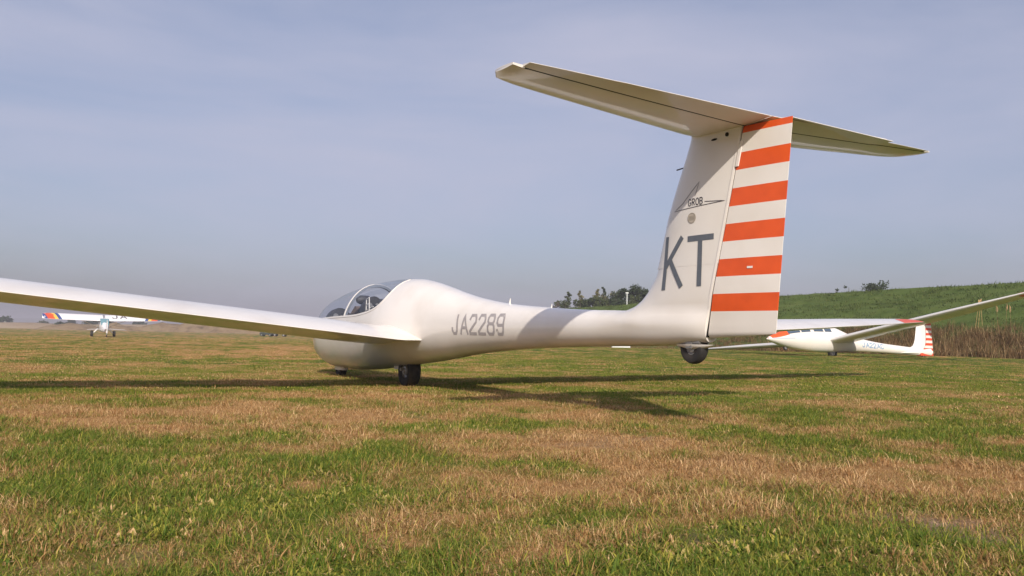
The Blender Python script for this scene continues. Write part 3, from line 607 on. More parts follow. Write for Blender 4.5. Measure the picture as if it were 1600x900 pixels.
MB().grid([[(x, .06*math.cos(a)*w_, .505-.018*w_+.0*abs(math.sin(a))) if False else (x, .055*w_*math.cos(a), .515-.035*w_*math.sin(a)) for a in np.linspace(0, math.pi, 9)] for x, w_ in ((4.05, .1), (4.10, .7), (4.2, 1.0), (4.3, .8), (4.38, .1))]).build('tail_wheel_fairing', GEL, g1)
for x, h_, r_ in ((1.985, .045, .006), (2.62, .03, .004)):
    MB().tube([(x, 0, ZT(x)-.004), (x+.008, 0, ZT(x)+h_)], [r_*1.6, r_*.5], 8).build('antenna', GEL2, g1)

# marks on the glider
ff_ = lambda u, v, k: fside(u, v, .0016+.0004*k)
lettering('registration_lettering', 'JA2289', 1.365, .555, .108, .160, .034, .025, ff_, GREYL, g1, slant=-.0)
fn = lambda u, v, k: finside(u, v, .0016+.0004*k)
lettering('fin_lettering', 'KT', 4.0, .868, .185, .315, .045, .036, fn, SLATE, fin)
lettering('emblem_lettering', 'GROB', 4.212, 1.372, .024, .040, .009, .0058, fn, INK, fin)
em = MB()
ribbon(em, [(4.352, 1.384), (4.512, 1.371), (4.075, 1.352), (4.158, 1.394), (4.303, 1.513), (4.268, 1.428)], .0036, fn, 1)
em.build('emblem_outline', INK, fin)
bd = MB(); c_ = (4.245, 1.293)
bd.add([fn(c_[0]+.036*math.cos(a), c_[1]+.034*math.sin(a), 0) for a in np.linspace(0, 2*math.pi, 33)[:-1]], [tuple(range(32))]); b_ = bd.build('round_badge', BADGE, fin, smooth=0)
bl = MB(); ribbon(bl, [(c_[0]+.032*math.cos(a), c_[1]+.030*math.sin(a)) for a in np.linspace(0, 2*math.pi, 33)], .003, fn, 2, .05)
for dx in (-.021, -.013, -.005, .003, .011, .019): ribbon(bl, [(c_[0]+dx, c_[1]-.014), (c_[0]+dx+.003, c_[1]+.014)], .0034, fn, 2, .05)
bl.build('badge_mark', BADGE2, b_, smooth=0)
lettering('nose_lettering', 'G103', -2.62, .55, .035, .045, .014, .009, ff_, GREYL, g1)
nb = MB(); nb.grid([[fside(x, z, .002) for z in (.545, .57, .595)] for x in np.linspace(-2.92, -2.74, 6)]); nb.build('nose_mark', GREYL, g1)
# panel seam round the hull where the tail cone begins

# ------------------------------------------------------------------ the far glider (same frame, its own shape), one wing resting on the grass
P2 = W(12.3, 31.8); yaw2 = math.atan2(.989, .144)
g2 = empty('glider', (P2.x, P2.y, gz(P2)-.06), 'distant white glider with blue lettering and orange nose, parked beside the embankment', 'glider')
g2.rotation_euler = (Matrix.Rotation(yaw2, 3, 'Z') @ Matrix.Rotation(-R_(7.3), 3, 'X') @ Matrix.Rotation(0.0, 3, 'Y')).to_euler()
ZT2 = pchip([-3.1, -3.0, -2.7, -2.2, -1.6, -.9, -.3, .2, .8, 1.5, 2.4, 3.4, 4.3, 5.2], [.66, .74, .86, 1.02, 1.15, 1.22, 1.22, 1.13, .92, .74, .60, .50, .43, .40])
ZB2 = pchip([-3.1, -3.0, -2.7, -2.2, -1.6, -.9, -.3, .2, .8, 1.5, 2.4, 3.4, 4.3, 5.2], [.66, .60, .50, .36, .26, .20, .19, .20, .215, .22, .20, .165, .13, .11])
HW2 = pchip([-3.1, -3.0, -2.7, -2.2, -1.6, -.9, -.3, .2, .8, 1.5, 2.4, 3.4, 4.3, 5.2], [.01, .1, .19, .28, .33, .35, .35, .32, .26, .21, .165, .13, .105, .08])
def f2(x, a, off=0):
    c, s = math.cos(a), math.sin(a); zm = ZB2(x)+(ZT2(x)-ZB2(x))*.45
    return Vector((x, -HW2(x)*c-off*c, zm+((ZT2(x)-zm) if s > 0 else (zm-ZB2(x)))*s+off*s))
def f2side(x, z, off=.004):
    zm = ZB2(x)+(ZT2(x)-ZB2(x))*.45; h = (ZT2(x)-zm) if z > zm else (zm-ZB2(x)); s = min(abs((z-zm)/h), .99)
    return Vector((x, -HW2(x)*math.sqrt(1-s*s)-off, z))
x2 = [-3.1+.5*(i/10)**2 for i in range(11)]+list(np.linspace(-2.5, 5.2, 40))
MB().grid([[f2(x, 2*math.pi*j/32) for j in range(32)] for x in x2], True, 0, True, True).build('fuselage', GEL2, g2)
WGL = mat('window_tint', (.07, .10, .14), .12, coat=.5)
for a, b in ((-2.25, -1.72), (-1.66, -1.24), (-1.08, -.62), (-.55, -.22)):
    m = MB(); m.grid([[f2(x, t, .006) for t in np.linspace(R_(30), R_(150), 16)] for x in np.linspace(a, b, 5)]); m.build('window', WGL, g2)
m = MB(); m.grid([[f2(x, t, .005) for t in np.linspace(R_(12)+R_(14)*max(0, (x+2.75)/.55), R_(168), 16)] for x in np.linspace(-3.05, -2.2, 7)]); m.build('nose_flash', ORANGE, g2)
m = MB(); m.grid([[f2side(x, z) for z in (.665, .69)] for x in np.linspace(-3.02, -2.0, 8)]); m.build('blue_stripe', BLUE, g2)
for sd in (-1, 1):
    T2 = [(.2, -.40, 1.30, .19, .60), (.5, -.35, 1.22, .19, .615), (5.2, -.2, 1.05, .18, .615+4.7*.07), (8.2, -.08, .55, .14, .615+7.7*.07), (8.5, .08, .30, .12, .615+8.0*.07)]
    ss = []
    for y, le, c, t_, z in T2:
        ss.append(Sec((le, sd*y, z+.02), (c, 0, -c*.03), (.03, -sd*.07, 1), t_, .02))
    wg = foil(ss, 12).build('wing', GEL2, g2, smooth=35)
    tp = MB(); s0, s1 = ss[3], ss[4]
    A = Sec(s0.le.lerp(ss[2].le, .16), s0.ch.lerp(ss[2].ch, .16), s0.n, .155, .02)
    for sgn in (1, -1): tp.grid([[s.pt(u, sgn)+s.n*.004*sgn for u in np.linspace(.0, 1, 9)] for s in (A, s0)])
    tp.build('red_tip_band', RED, wg)
    if sd < 0:
        GRY = mat('under_letters', (.10, .095, .10), .6)
        sA, sB = ss[1], ss[2]
        def under(u, v, k):
            t = (u-.5)/4.7; a = Vector(sA.le).lerp(sB.le, t); s = Sec(a, sA.ch.lerp(sB.ch, t), sA.n, .16, .02); return s.pt(.85-v, -1)-s.n*.006
        lettering('under_lettering', 'JA22AC', 1.6, .12, .32, .55, .14, .09, under, GRY, wg)
def f2sec(z, u0=0, u1=1):
    le = np.interp(z, [.20, .38, .42, .5, .62, .8, 1.55], [3.3, 3.9, 4.05, 4.24, 4.33, 4.41, 4.62]); return Sec((le, 0, z), (5.33+(z-.1)*.05-le, 0, 0), (0, 1, 0), .13, 0, u0, u1)
foil([f2sec(z, 0, .56) for z in (.2, .3, .38, .42, .46, .5, .56, .62, .8, 1.1, 1.55)], 14).build('fin', GEL2, g2)
r2 = MB(); zs = [.10+.104*i for i in range(15)]
for i in range(14): foil([f2sec(max(zs[i], .1), .60, 1), f2sec(zs[i+1], .60, 1)], 6, r2, i == 0, i == 13, 1 if i % 2 == 0 else 0)
r2.build('rudder', [GEL2, RED], g2)
st2 = MB(); foil([Sec((4.80+.12*abs(y)/1.5, y, 1.565), (.62-.2*abs(y)/1.5, 0, 0), (0, 0, 1), .11) for y in (-1.5, -.75, 0, .75, 1.5)], 8, st2); st2.build('stabiliser', GEL2, g2)
wheel('main_wheel', (0, 0, .17), .19, .15, g2, .45); wheel('nose_wheel', (-2.25, 0, .34), .09, .06, g2); wheel('tail_wheel', (4.75, 0, .10), .09, .07, g2)
lettering('registration_lettering', 'JA22AC', 1.35, .40, .15, .17, .05, .035, lambda u, v, k: f2side(u, v, .004+.001*k), BLUE, g2, ladder=-.055)
lettering('hull_lettering', '101010', -1.75, .64, .04, .035, .02, .01, lambda u, v, k: f2side(u, v, .004), mat('pale_marks', (.6, .56, .52), .5), g2) if False else None

# ------------------------------------------------------------------ high wing aeroplane seen from behind
P3 = W(-41.2, 84.0); yaw3 = math.atan2(-FL.y*1.0, -FL.x)      # its tail points back to where we stand
d3 = Vector((CAM.x-P3.x, CAM.y-P3.y, 0)); yaw3 = math.atan2(d3.y, d3.x)+R_(4)
g3 = empty('aeroplane', (P3.x, P3.y, gz(P3)), 'small white high wing aeroplane with rainbow wing tips seen from behind', 'aeroplane')
g3.rotation_euler = (0, 0, yaw3)      # x aft, y right of the picture, z up; wheels at x=0
TIL = R_(12)
def tl(x, y, z):                       # tail down stance
    return Vector((x*math.cos(TIL)+z*math.sin(TIL)*.0, y, z-x*math.sin(TIL)))
WP = mat('aeroplane_white', (.80, .78, .78), .4, coat=.2)
secs = [(-1.6, .25, .32, 1.15), (-1.2, .38, .42, 1.15), (-.5, .42, .48, 1.2), (.3, .44, .62, 1.32), (1.3, .42, .58, 1.28), (2.4, .30, .36, 1.28), (3.8, .16, .2, 1.42), (4.9, .05, .12, 1.50)]
MB().grid([[tl(x, w_*math.copysign(abs(math.cos(a))**.7, math.cos(a)), zc+h_*math.copysign(abs(math.sin(a))**.7, math.sin(a))) for a in np.linspace(0, 2*math.pi, 25)[:-1]] for x, w_, h_, zc in secs], True, 0, True, True).build('fuselage', WP, g3)
m = MB(); m.grid([[tl(x, .40*k*t, z) for t in (-1, -.5, 0, .5, 1)] for x, k, z in ((1.0, 1.0, 2.02), (1.4, .98, 1.92), (1.85, .92, 1.72), (2.2, .8, 1.60))]); m.build('rear_window', mat('rear_glass', (.16, .30, .34), .15, coat=.4), g3)
for sd in (-1, 1):
    MB().grid([[tl(x, sd*(.445-.0*x), z) for z in (1.42, 1.86)] for x in (-.2, .5, 1.2)]).build('side_window', WGL, g3)
    ss = []
    for y, le, c in ((.1, -.35, 1.55), (4.6, -.35, 1.5), (5.2, -.22, 1.3), (5.42, .1, .8)):
        p = tl(le, sd*y, 2.06+.02*y); q = tl(le+c, sd*y, 2.0+.02*y-.20); ss.append(Sec(p, q-p, (math.sin(TIL+.17), 0, math.cos(TIL+.17)), .13, .03))
    wg = foil(ss, 12).build('wing', WP, g3, smooth=35)
    cols = [NAVY, YEL, ORANGE, RED, NAVY]
    for k, cm in enumerate(cols):
        y0 = 3.95+.30*k; 
        def su(u, y):
            i = 0 if y < 4.6 else (1 if y < 5.2 else 2); ys = (.1, 4.6, 5.2, 5.42); t = min((y-ys[i])/(ys[i+1]-ys[i]), .97); a, b = ss[i], ss[i+1]
            return Sec(a.le.lerp(b.le, t), a.ch.lerp(b.ch, t), a.n, .13, .03).pt(u, 1)+a.n*.010
        MB().grid([[su(u, y0+f_*.30+.55*(1-u)*0+(.5*(u-.5)*-1)) for f_ in (0, 1)] for u in np.linspace(.03, .99, 8)]).build('tip_stripe', cm, wg)
    if sd > 0:
        lettering('wing_lettering', 'JA', .75, .12, .55, .75, .2, .10, lambda u, v, k: su((1-v*.62)-.2, u)+Vector((0, 0, .004*k)), INK, wg)
    MB().tube([tl(.1, sd*.42, .95), tl(.0, sd*2.9, 2.0)], .03, 6).build('wing_strut', WP, g3)
    MB().tube([tl(-.1, sd*.3, .95), (0, sd*.95, .30)], [.06, .045], 6).build('gear_leg', WP, g3)
    MB().tube([tl(-.5, sd*.35, .95), (-.02, sd*.93, .32)], [.03, .03], 6).build('gear_brace', WP, g3)
    wheel('main_wheel', (0, sd*1.02, .30), .31, .24, g3, .4)
    tp_ = MB(); foil([Sec(tl(4.0, sd*.05, 1.62), tl(4.95, sd*.05, 1.80)-tl(4.0, sd*.05, 1.62), (0, 0, 1), .06), Sec(tl(4.3, sd*1.5, 1.62), tl(4.95, sd*1.5, 1.74)-tl(4.3, sd*1.5, 1.62), (0, 0, 1), .06), Sec(tl(4.55, sd*1.72, 1.62), tl(4.85, sd*1.72, 1.68)-tl(4.55, sd*1.72, 1.62), (0, 0, 1), .06)], 6, tp_); tp_.build('tailplane', WP, g3)
fn3 = MB(); foil([Sec(tl(3.7, 0, 1.45), (1.2, 0, 0), (0, 1, 0), .07), Sec(tl(4.2, 0, 2.2), (.85, 0, 0), (0, 1, 0), .07), Sec(tl(4.4, 0, 2.6), (.6, 0, 0), (0, 1, 0), .06)], 8, fn3); fn3.build('fin', WP, g3)
MB().box(tl(5.0, .0, 1.95), (.10, .05, 1.1)).build('rudder', WP, g3)
wheel('tail_wheel', (4.55, 0, .12), .12, .08, g3); MB().tube([tl(4.5, 0, 1.4), (4.55, 0, .15)], .03, 6).build('tail_spring', METAL, g3)
m = MB(); m.box(tl(-1.65, 0, 1.15), (.03, 1.7, .12)); m.build('propeller', PANEL, g3)

# ------------------------------------------------------------------ far parked car with a low trailer
def rel(o, x, y, z): return (x, y, z)
P4 = W(-40.5, 138); z4 = gz(P4)
g4 = empty('parked_car', (P4.x, P4.y, z4), 'tiny far off dark car with a pale cab roof at the field edge', 'car', rot=(0, 0, math.atan2(RL.y, RL.x)))
DK = mat('dark_green_paint', (.035, .045, .04), .4); PW = mat('pale_paint', (.66, .68, .66), .4)
prof = [(-1.05, .25), (-1.05, .62), (-.55, .70), (-.3, 1.05), (.50, 1.08), (.62, .75), (.95, .72), (1.0, .25)]
m = MB(); m.grid([[(x*(1 if abs(y) < .6 else .97), y, z) for x, z in prof] for y in (-.68, -.55, .55, .68)], False, 0); m.add([(x*.97, -.68, z) for x, z in prof], [tuple(range(8))]); m.add([(x*.97, .68, z) for x, z in prof], [tuple(range(8))]); m.build('body', DK, g4)
m = MB(); m.box((.1, 0, 1.10), (.85, 1.2, .05)); m.build('roof', PW, g4)
m = MB(); m.add([(-.5, -.70, .74), (.52, -.70, .74), (.42, -.685, 1.03), (-.26, -.685, 1.03)], [(0, 1, 2, 3)]); m.build('window', mat('car_glass', (.25, .32, .36), .1), g4)
for x in (-.68, .66):
    for y in (-.6, .6): wheel('wheel', (x, y, .27), .27, .18, g4)
P5 = W(-38.6, 138); z5 = gz(P5)
g5 = empty('trailer', (P5.x, P5.y, z5), 'low dark flatbed trailer standing right of the far off car', 'trailer', rot=(0, 0, math.atan2(RL.y, RL.x)))
m = MB(); m.box((.3, 0, .52), (2.3, 1.2, .22)); m.build('bed', DK, g5); m = MB(); m.box((.2, -.2, .70), (1.1, .6, .12)); m.build('load', PW, g5)
MB().tube([(-.85, 0, .45), (-1.15, 0, .42)], .04, 6).build('drawbar', METAL, g5)
for x in (-.45, 1.0):
    for y in (-.5, .5): wheel('wheel', (x, y, .26), .26, .16, g5)

# white board lying in the grass
P6 = W(5.8, 44); z6 = gz(P6)
bo = MB(); bo.box((0, 0, 0), (.95, .5, .10), rz=0); o = bo.build('marker_board', PW, None, 0, 'low white marker board lying in the grass beyond the tail boom', cat='marker'); o.location = (P6.x, P6.y, z6+.12); o.rotation_euler[2] = math.atan2(RL.y, RL.x)

# ------------------------------------------------------------------ embankment
A0 = Vector((32, 50)); U2 = Vector((-.361, .933)); N2 = Vector((-.933, -.361))
def emb(s, n, z=0): q = A0+U2*s+N2*n; return W(q.x, q.y, z)
def embz(s, n, nz_):
    # n: metres from crest towards the camera
    prof = [(-60, -.5), (-22, -.4), (-4, 4.33), (0, 4.42), (.8, 4.34), (2.0, 4.02), (5.5, 2.95), (6.5, 2.75), (7.3, 2.65), (14.2, -.38), (16, -.5)]
    h = float(np.interp(n, [p[0] for p in prof], [p[1] for p in prof]))
    k = 1-.0016*max(0, s-50); return h*max(k, .55)+nz_*(1 if -20 < n < 13.5 else .2)
SS = list(np.arange(-70, 60, .8))+list(np.arange(60, 200, 2.2))+list(np.arange(200, 900, 9)); NN = [-60, -22, -10, -4, -2, 0]+list(np.arange(.4, 14.3, .4))+[15, 16]
V = []; 
for s in SS:
    for n in NN:
        p = emb(s, n); nn = float(fbm(np.array([p.x*.35]), np.array([p.y*.35]), 3, 31)[0]-.5)*.30 + float(fbm(np.array([p.x*1.6]), np.array([p.y*1.6]), 2, 33)[0]-.5)*.16
        V.append((p.x, p.y, embz(s, n, nn)))
ni = len(NN); F = [(i*ni+j, i*ni+j+1, (i+1)*ni+j+1, (i+1)*ni+j) for i in range(len(SS)-1) for j in range(ni-1)]
def veg(name, c, sc_, bs=.25, bd_=.15):
    m = bpy.data.materials.new(name); m.use_nodes = True; t = m.node_tree; b = t.nodes['Principled BSDF']; b.inputs['Roughness'].default_value = 1; b.inputs['Specular IOR Level'].default_value = .08
    g = t.nodes.new('ShaderNodeNewGeometry'); n = t.nodes.new('ShaderNodeTexNoise'); n.inputs['Scale'].default_value = sc_; n.inputs['Detail'].default_value = 8; n.inputs['Roughness'].default_value = .72
    mp_ = t.nodes.new('ShaderNodeMapping'); mp_.inputs['Scale'].default_value = (1, 1, 2.4)
    r = t.nodes.new('ShaderNodeValToRGB'); e = r.color_ramp.elements; e[0].position = .3; e[0].color = (*c[0], 1); e[1].position = .72; e[1].color = (*c[-1], 1)
    for k, cc in enumerate(c[1:-1]): q = e.new(.3+.42*(k+1)/(len(c)-1)); q.color = (*cc, 1)
    t.links.new(g.outputs['Position'], mp_.inputs[0]); t.links.new(mp_.outputs[0], n.inputs['Vector']); t.links.new(n.outputs['Fac'], r.inputs[0]); t.links.new(r.outputs[0], b.inputs['Base Color'])
    u = t.nodes.new('ShaderNodeBump'); u.inputs['Strength'].default_value = bs*3; u.inputs['Distance'].default_value = bd_; t.links.new(n.outputs['Fac'], u.inputs['Height']); t.links.new(u.outputs[0], b.inputs['Normal']); return m
BANKM = veg('bank_grass', [(.060, .092, .020), (.082, .120, .028), (.105, .140, .036), (.135, .150, .052)], .55)
emo = nmesh('embankment', np.array(V), np.array(F), BANKM, smooth=True, kind='structure')
# rough growth on the slope, small tufts of weed
def bank_scatter():
    pts = []
    for i in range(9000):
        s = -45+200*rng.random()**1.5; n = -1+14.5*rng.random(); p = emb(s, n); pts.append((p.x, p.y, embz(s, n, 0)-.05, s))
    pts = np.array(pts); d = -.1+.25*(fbm(pts[:, 0]*.25, pts[:, 1]*.25, 3, 71)); z_ = rng.random(len(pts))
    scatter('bank_weeds', pts[:, :3], .6+1.1*z_, d, rng.integers(0, 2, len(pts)), [tuft(40, .5, .06, .20, .03, 1.5, 2, name='tuft_i', m=WEED), tuft(40, .45, .05, .15, .028, 1.8, 2, name='tuft_j', m=WEED)], 'rough green weeds covering the embankment slope', 'weeds')
bank_scatter()
def reeds():
    protos = [tuft(64, .45, .4, .85, .024, .8, 4, name='reed_a', m=REED), tuft(64, .5, .3, .75, .024, 1.1, 4, name='reed_b', m=REED), tuft(54, .45, .2, .5, .024, 1.4, 3, name='reed_c', m=REED)]
    # plume heads
    pl_ = []; V = []; F = []; rn = []; hu = []
    for i in range(3):
        x, y = random.uniform(-.3, .3), random.uniform(-.3, .3); h = random.uniform(.9, 1.4); dx, dy = random.uniform(-.2, .2), random.uniform(-.2, .2)
        for q in ((0, 0, .012, h*.8), ):
            k = len(V); V += [(x-.008, y, 0), (x+.008, y, 0), (x+dx+.006, y+dy, h), (x+dx-.006, y+dy, h)]; F.append((k, k+1, k+2, k+3)); rn.append(0); hu.append(.7)
        for j in range(16):
            t = j/16; k = len(V); a = random.random()*6.28; zz = h-.35+.38*t; cx, cy = x+dx*(zz/h), y+dy*(zz/h); r = .07*(1-t*.8)
            V += [(cx, cy, zz), (cx+.015, cy, zz), (cx+r*math.cos(a)+.03, cy+r*math.sin(a), zz+.10), (cx+r*math.cos(a), cy+r*math.sin(a), zz+.12)]; F.append((k, k+1, k+2, k+3)); rn.append(0); hu.append(1.0)
    protos.append(nmesh('plume', np.array(V), np.array(F), BLADE, attrs={'rnd': ('FACE', np.array(rn)), 'hue': ('FACE', np.array(hu))}, nolink=True))
    P = []; S = []; Dd = []; I = []
    for i in range(5200):
        s = -34+120*rng.random()**1.25; n = 10.2+5.6*rng.random(); p = emb(s, n)
        low = np.clip((s-2)/14, 0, 1)          # lower and thinner further away
        k = float(fbm(np.array([s*.22]), np.array([n*.4]), 3, 88)[0])
        top = n < 11.2
        if top and rng.random() < .45: continue
        z = max(embz(s, n, 0), -.38) if n < 15 else gz((p.x, p.y)); P.append((p.x, p.y, z-.03)); I.append(int(rng.choice([0, 1, 2], p=[.4, .35, .25]) if not top else rng.choice([1, 2])))
        S.append((.75+.6*k)*(1-.62*low)*(1.0 if not top else .9)); Dd.append(float(np.clip(1.05-(.75 if top else .25)*rng.random()-(.3 if k > .55 else 0)*top, 0, 1)))
    for i in range(16):
        s = -30+26*rng.random(); n = 8.8+2.5*rng.random(); p = emb(s, n); P.append((p.x, p.y, embz(s, n, 0))); I.append(3); S.append(.8+.4*rng.random()); Dd.append(1.3)
    scatter('reeds', np.array(P), np.array(S), np.array(Dd), np.array(I), protos, 'dry brown reeds with pale plumes along the foot of the embankment', 'reeds')
reeds()

# white post on the crest
PP = emb(50, .6); zp = embz(50, .6, 0)
po = MB(); po.tube([(0, 0, -.15), (0, 0, 1.35)], .055, 8); po.build('post', PW, None, 40, 'slim white post with a small cross cap on the embankment top', cat='post')
po = [o for o in col.objects if o.name == 'post'][0]; po.location = (PP.x, PP.y, zp)
cp = MB(); cp.box((0, 0, 1.40), (.34, .12, .12), rz=math.atan2(RL.y, RL.x)); cp.build('cap', PW, po)

# ------------------------------------------------------------------ trees
def leafmat(name, a, b):
    m = bpy.data.materials.new(name); m.use_nodes = True; t = m.node_tree; bs = t.nodes['Principled BSDF']; bs.inputs['Roughness'].default_value = .7; bs.inputs['Specular IOR Level'].default_value = .2
    q = t.nodes.new('ShaderNodeAttribute'); q.attribute_name = 'rnd'; x = t.nodes.new('ShaderNodeMix'); x.data_type = 'RGBA'; x.inputs['A'].default_value = (*a, 1); x.inputs['B'].default_value = (*b, 1)
    t.links.new(q.outputs['Fac'], x.inputs['Factor']); t.links.new(x.outputs['Result'], bs.inputs['Base Color']); return m
LF = {'dark': leafmat('leaf_dark', (.020, .036, .012), (.045, .065, .022)), 'mid': leafmat('leaf_mid', (.035, .050, .014), (.07, .085, .026)), 'yellow': leafmat('leaf_yellow', (.10, .10, .035), (.19, .165, .065)), 'bare': leafmat('twig', (.08, .065, .05), (.13, .11, .09))}
BARK = mat('bark', (.10, .08, .06), .9)
def tree(lat, dep, h, wd, kind, label, shape='round', leaf=.28, n=1500, name='tree', group=None, base=None, cat='tree'):
    p = W(lat, dep); z0 = base if base is not None else gz(p)
    t = empty(name, (p.x, p.y, z0), label, cat, group)
    rs = random.Random(int(lat*97+dep*13)); r = np.random.default_rng(int(abs(lat)*97+dep*13))
    tk = MB(); tr = .035*h/2+.03; tk.tube([(0, 0, -.3), (.02*h, 0, h*.25), (-.02*h, .02*h, h*.55), (0, 0, h*.88)], [tr, tr*.8, tr*.5, tr*.12], 7)
    tk.build('trunk', BARK, t)
    for k in range(4):
        a = rs.random()*6.28; zz = h*rs.uniform(.25, .55); MB().tube([(0, 0, zz), (wd*.25*math.cos(a), wd*.25*math.sin(a), zz+h*.12), (wd*.42*math.cos(a), wd*.42*math.sin(a), zz+h*.25)], [tr*.4, tr*.25, .01], 5).build('limb', BARK, t)
    C = []
    if shape == 'spire':
        for k in range(30): q = k/29; C.append((rs.gauss(0, wd*.10), rs.gauss(0, wd*.10), h*(.12+.85*q), wd*.36*(1-q)**.7+.10*wd))
    elif shape == 'bamboo':
        for k in range(26): a = rs.random()*6.28; rr = wd*.42*math.sqrt(rs.random()); hh = h*rs.uniform(.2, .95); C.append((rr*math.cos(a), rr*math.sin(a), hh, wd*rs.uniform(.12, .2)))
    else:
        for k in range(26): a = rs.random()*6.28; q = rs.random(); rr = wd*(.40-.18*q)*math.sqrt(rs.random()); C.append((rr*math.cos(a), rr*math.sin(a), h*(.16+.74*q), wd*rs.uniform(.13, .24)*(1.1-.4*q)))
    C = np.array(C); ci = r.integers(0, len(C), n); dv = r.normal(0, 1, (n, 3)); dv /= np.linalg.norm(dv, axis=1)[:, None]; rad = C[ci, 3]*(r.random(n)**.4)*(.75+.45*r.random(n)); P = C[ci, :3]+dv*rad[:, None]*np.array([1, 1, .8])
    P[:, 2] = np.maximum(P[:, 2], .15)
    a = r.normal(0, 1, (n, 3)); a /= np.linalg.norm(a, axis=1)[:, None]; b = np.cross(a, r.normal(0, 1, (n, 3))); b /= np.linalg.norm(b, axis=1)[:, None]; s = leaf*(.5+.9*r.random(n))[:, None]
    V = np.stack([P-a*s*.5, P+b*s*.32, P+a*s*.5, P-b*s*.32], 1).reshape(-1, 3); F = np.arange(n*4).reshape(-1, 4)
    nmesh('crown', V, F, LF[kind], t, attrs={'rnd': ('FACE', r.random(n))}); return t
TR = [(8.6, 130, 6.4, 1.3, 'dark', 'tiny dark bush at the left end of the embankment grove', 'round', 400),
      (9.8, 132, 7.0, 1.2, 'bare', 'thin leafless sapling near the left end of the grove', 'spire', 220),
      (11.3, 133, 7.9, 3.2, 'mid', 'low olive green clump forming the left flank of the grove', 'round', 1500),
      (12.0, 138, 9.3, 1.1, 'mid', 'thin bamboo plume rising at the left of the grove', 'spire', 420),
      (13.8, 134, 8.1, 3.4, 'mid', 'broad olive bush left of the yellow bamboo', 'round', 1700),
      (14.1, 139, 9.6, 1.0, 'yellow', 'slim pale bamboo plume, second from the left', 'spire', 350),
      (16.2, 134, 8.7, 3.4, 'dark', 'dark rounded evergreen in the middle of the grove', 'round', 1700),
      (16.9, 138, 9.9, 1.2, 'yellow', 'yellowish bamboo clump in the middle of the grove', 'spire', 500),
      (18.4, 137, 9.4, 2.4, 'yellow', 'yellow brown bamboo left of the tall evergreens', 'bamboo', 900),
      (18.3, 140, 10.5, .9, 'dark', 'narrow dark spire left of the tall evergreens', 'spire', 450),
      (20.5, 135, 9.6, 3.4, 'dark', 'dark conical evergreen left of the tallest tree', 'spire', 2200),
      (23.6, 134, 11.2, 3.9, 'dark', 'tallest dark evergreen of the grove, with a flat leaning top', 'round', 3000),
      (26.0, 134, 9.0, 3.4, 'dark', 'dark evergreen behind the white post', 'round', 1700),
      (28.4, 136, 8.8, 3.2, 'mid', 'olive tree right of the white post', 'round', 1500),
      (30.6, 137, 10.2, 3.6, 'bare', 'bare grey tree at the right end of the grove beside the tail fin', 'round', 700)]
for lat, dep, h, wd, kd, lb, shp, n in TR: tree(lat-2.7, dep, h*.91, wd*1.75, kd, lb, shp, .27, int(n*3.4))
for k, (la, hh, ww) in enumerate([(9.6, 5.6, 3.2), (11.9, 6.6, 4), (14.2, 7.0, 4), (16.6, 7.3, 4), (19.2, 7.4, 4.2), (21.6, 7.8, 4.2), (24.2, 7.6, 4.2), (27, 8.0, 4.4), (29.6, 7.6, 4.4)]):
    tree(la, 131+(k*7 % 4), hh*1.12, ww*1.15, ('mid', 'dark')[k % 2], '%s low bush filling the foot of the grove, counted from the left' % ('leftmost', 'second', 'third', 'fourth', 'fifth', 'sixth', 'seventh', 'eighth', 'rightmost')[k], 'round', .27, 4200, 'bush', 'bushes filling the grove', cat='bush')
tree(47.2, 108, 9.5, 5.6, 'dark', 'largest dark round tree above the embankment on the right', 'round', .24, 2600)
tree(43.9, 108, 9.1, 2.4, 'dark', 'small dark bush left of the round tree above the embankment', 'round', .2, 900)
tree(42.2, 108, 8.8, 2.2, 'dark', 'low dark bush furthest left of the trio above the embankment', 'round', .2, 800)
tree(55.2, 90, 8.2, 2.2, 'mid', 'olive bush on the embankment crest at the right edge', 'round', .22, 900)
# far hazy tree rows on the left
FT = [(-232, 380, 8.5, 9, 'dark', 'hazy dark tree beside the far white building'), (-203, 400, 7.0, 6, 'dark', 'hazy low tree left of the aeroplane wing tip'), (-222, 395, 5.2, 8, 'mid', 'low hazy bush right of the far white building'),
      (-228, 430, 8.8, 8, 'dark', 'hazy tree under the left wing of the aeroplane, left one'), (-218, 430, 9.5, 9, 'dark', 'hazy broad tree under the left wing of the aeroplane'), (-209, 432, 8.2, 8, 'dark', 'hazy tree just left of the aeroplane cabin'),
      (-162, 300, 4.0, 6, 'dark', 'small hazy round bush in front of the tan bank left of the aeroplane'), (-192, 430, 7.4, 10, 'dark', 'hazy tree behind the aeroplane tail')]
for k, (lat, dep, h, wd, kd, lb) in enumerate(FT): tree(lat, dep, h*.62, wd, kd, lb, 'round', .9, 900)
BR = veg('dry_brush', [(.10, .07, .035), (.20, .14, .08), (.26, .19, .11), (.12, .12, .05)], .25, .3, .5)
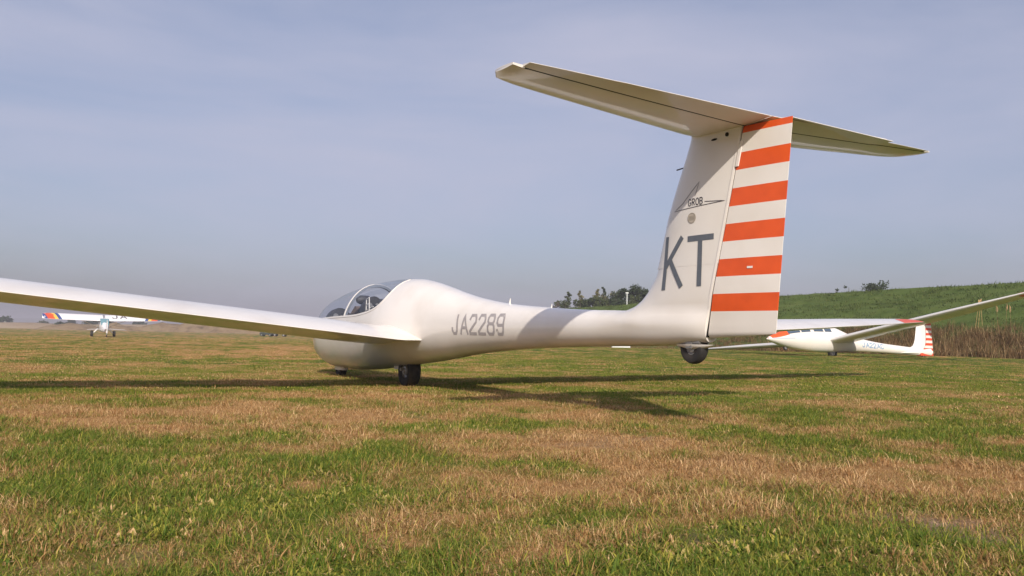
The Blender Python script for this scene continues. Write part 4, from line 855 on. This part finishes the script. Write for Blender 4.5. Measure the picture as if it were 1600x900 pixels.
def ridge(name, pts, h, wd, m, label=None, seed=0, kind='structure', rough=.5, **kw):
    """long mound along pts (lat, dep)"""
    rows = []; P = [Vector(p) for p in pts]; fine = []
    for a, b in zip(P, P[1:]):
        n = max(2, int((b-a).length/(wd*.35))); fine += [a+(b-a)*(i/n) for i in range(n)]
    fine.append(P[-1]); n = len(fine)
    for i, q in enumerate(fine):
        t = (fine[min(i+1, n-1)]-fine[max(i-1, 0)]).normalized(); nn = Vector((-t.y, t.x)); e = min(1, i/3, (n-1-i)/3); row = []
        for j in range(9):
            k = j/4-1; x = q+nn*k*wd; hh = h*(1-k*k)*e*(1+rough*2*(float(fbm(np.array([x.x/wd*.8+seed]), np.array([x.y/wd*.8]), 3, seed)[0])-.5)); w3 = W(x.x, x.y); row.append((w3.x, w3.y, -.45+hh))
        rows.append(row)
    return MB().grid(rows).build(name, m, None, 80, label, kind=kind, **kw)
ridge('far_bank', [(-330, 330), (-240, 350), (-150, 352), (-75, 345), (-20, 380)], 2.5, 14, veg('tan_bank', [(.22, .16, .10), (.30, .22, .14), (.34, .26, .17), (.22, .20, .10)], .05), seed=3, rough=.25)
for k, pts in enumerate([[(-150, 262), (-110, 262), (-85, 250)], [(-84, 236), (-60, 225), (-40, 205)], [(-48, 196), (-36, 180), (-22, 150)]]):
    ridge('brush', pts, (2.2, 2.7, 2.0)[k], (5, 5, 4)[k], BR, ('hazy band of tan brush along the far edge of the field', 'brown scrub thicket beyond the field, in the middle distance', 'scrub strip behind the far off car')[k], 10+k, 'stuff', .9)
HILLM = veg('far_hill', [(.05, .07, .04), (.08, .10, .06), (.11, .12, .07)], .01)
ridge('distant_hills', [(-2900, 1500), (-2000, 2300), (-1200, 2500), (-500, 2700), (300, 2900)], 26, 300, HILLM, seed=5, rough=.5)
# far white building
P7 = W(-234, 382); g7 = empty('building', (P7.x, P7.y, gz(P7)), 'small far off white building at the left edge of the photo', 'building', rot=(0, 0, math.atan2(RL.y, RL.x)))
MB().box((0, 0, 1.9), (7, 6, 3.8)).build('wall', PW, g7)
m = MB(); m.add([(-3.8, -3.3, 3.75), (3.8, -3.3, 3.75), (3.8, 3.3, 3.75), (-3.8, 3.3, 3.75), (-3.8, 0, 4.7), (3.8, 0, 4.7)], [(0, 1, 5, 4), (3, 4, 5, 2), (0, 4, 3), (1, 2, 5), (0, 3, 2, 1)]); m.build('roof', mat('grey_roof', (.25, .25, .26), .7), g7)
for x in (-2, 0, 2): MB().box((x, -3.01, 2.0), (.9, .06, 1.1)).build('window', WGL, g7)

# ------------------------------------------------------------------ haze
hz = bpy.data.materials.new('haze'); hz.use_nodes = True; t = hz.node_tree; t.nodes.clear(); o = t.nodes.new('ShaderNodeOutputMaterial'); pv = t.nodes.new('ShaderNodeVolumePrincipled')
pv.inputs['Density'].default_value = 0.0009; pv.inputs['Color'].default_value = (.66, .64, .72, 1); pv.inputs['Anisotropy'].default_value = 0.0
t.links.new(pv.outputs[0], o.inputs['Volume'])
m = MB(); m.box((CAM.x-1200, CAM.y+500, 14.0), (6600, 6600, 32)); h_ = m.build('haze', hz, None, 0, 'pale haze lying over the airfield', kind='stuff')
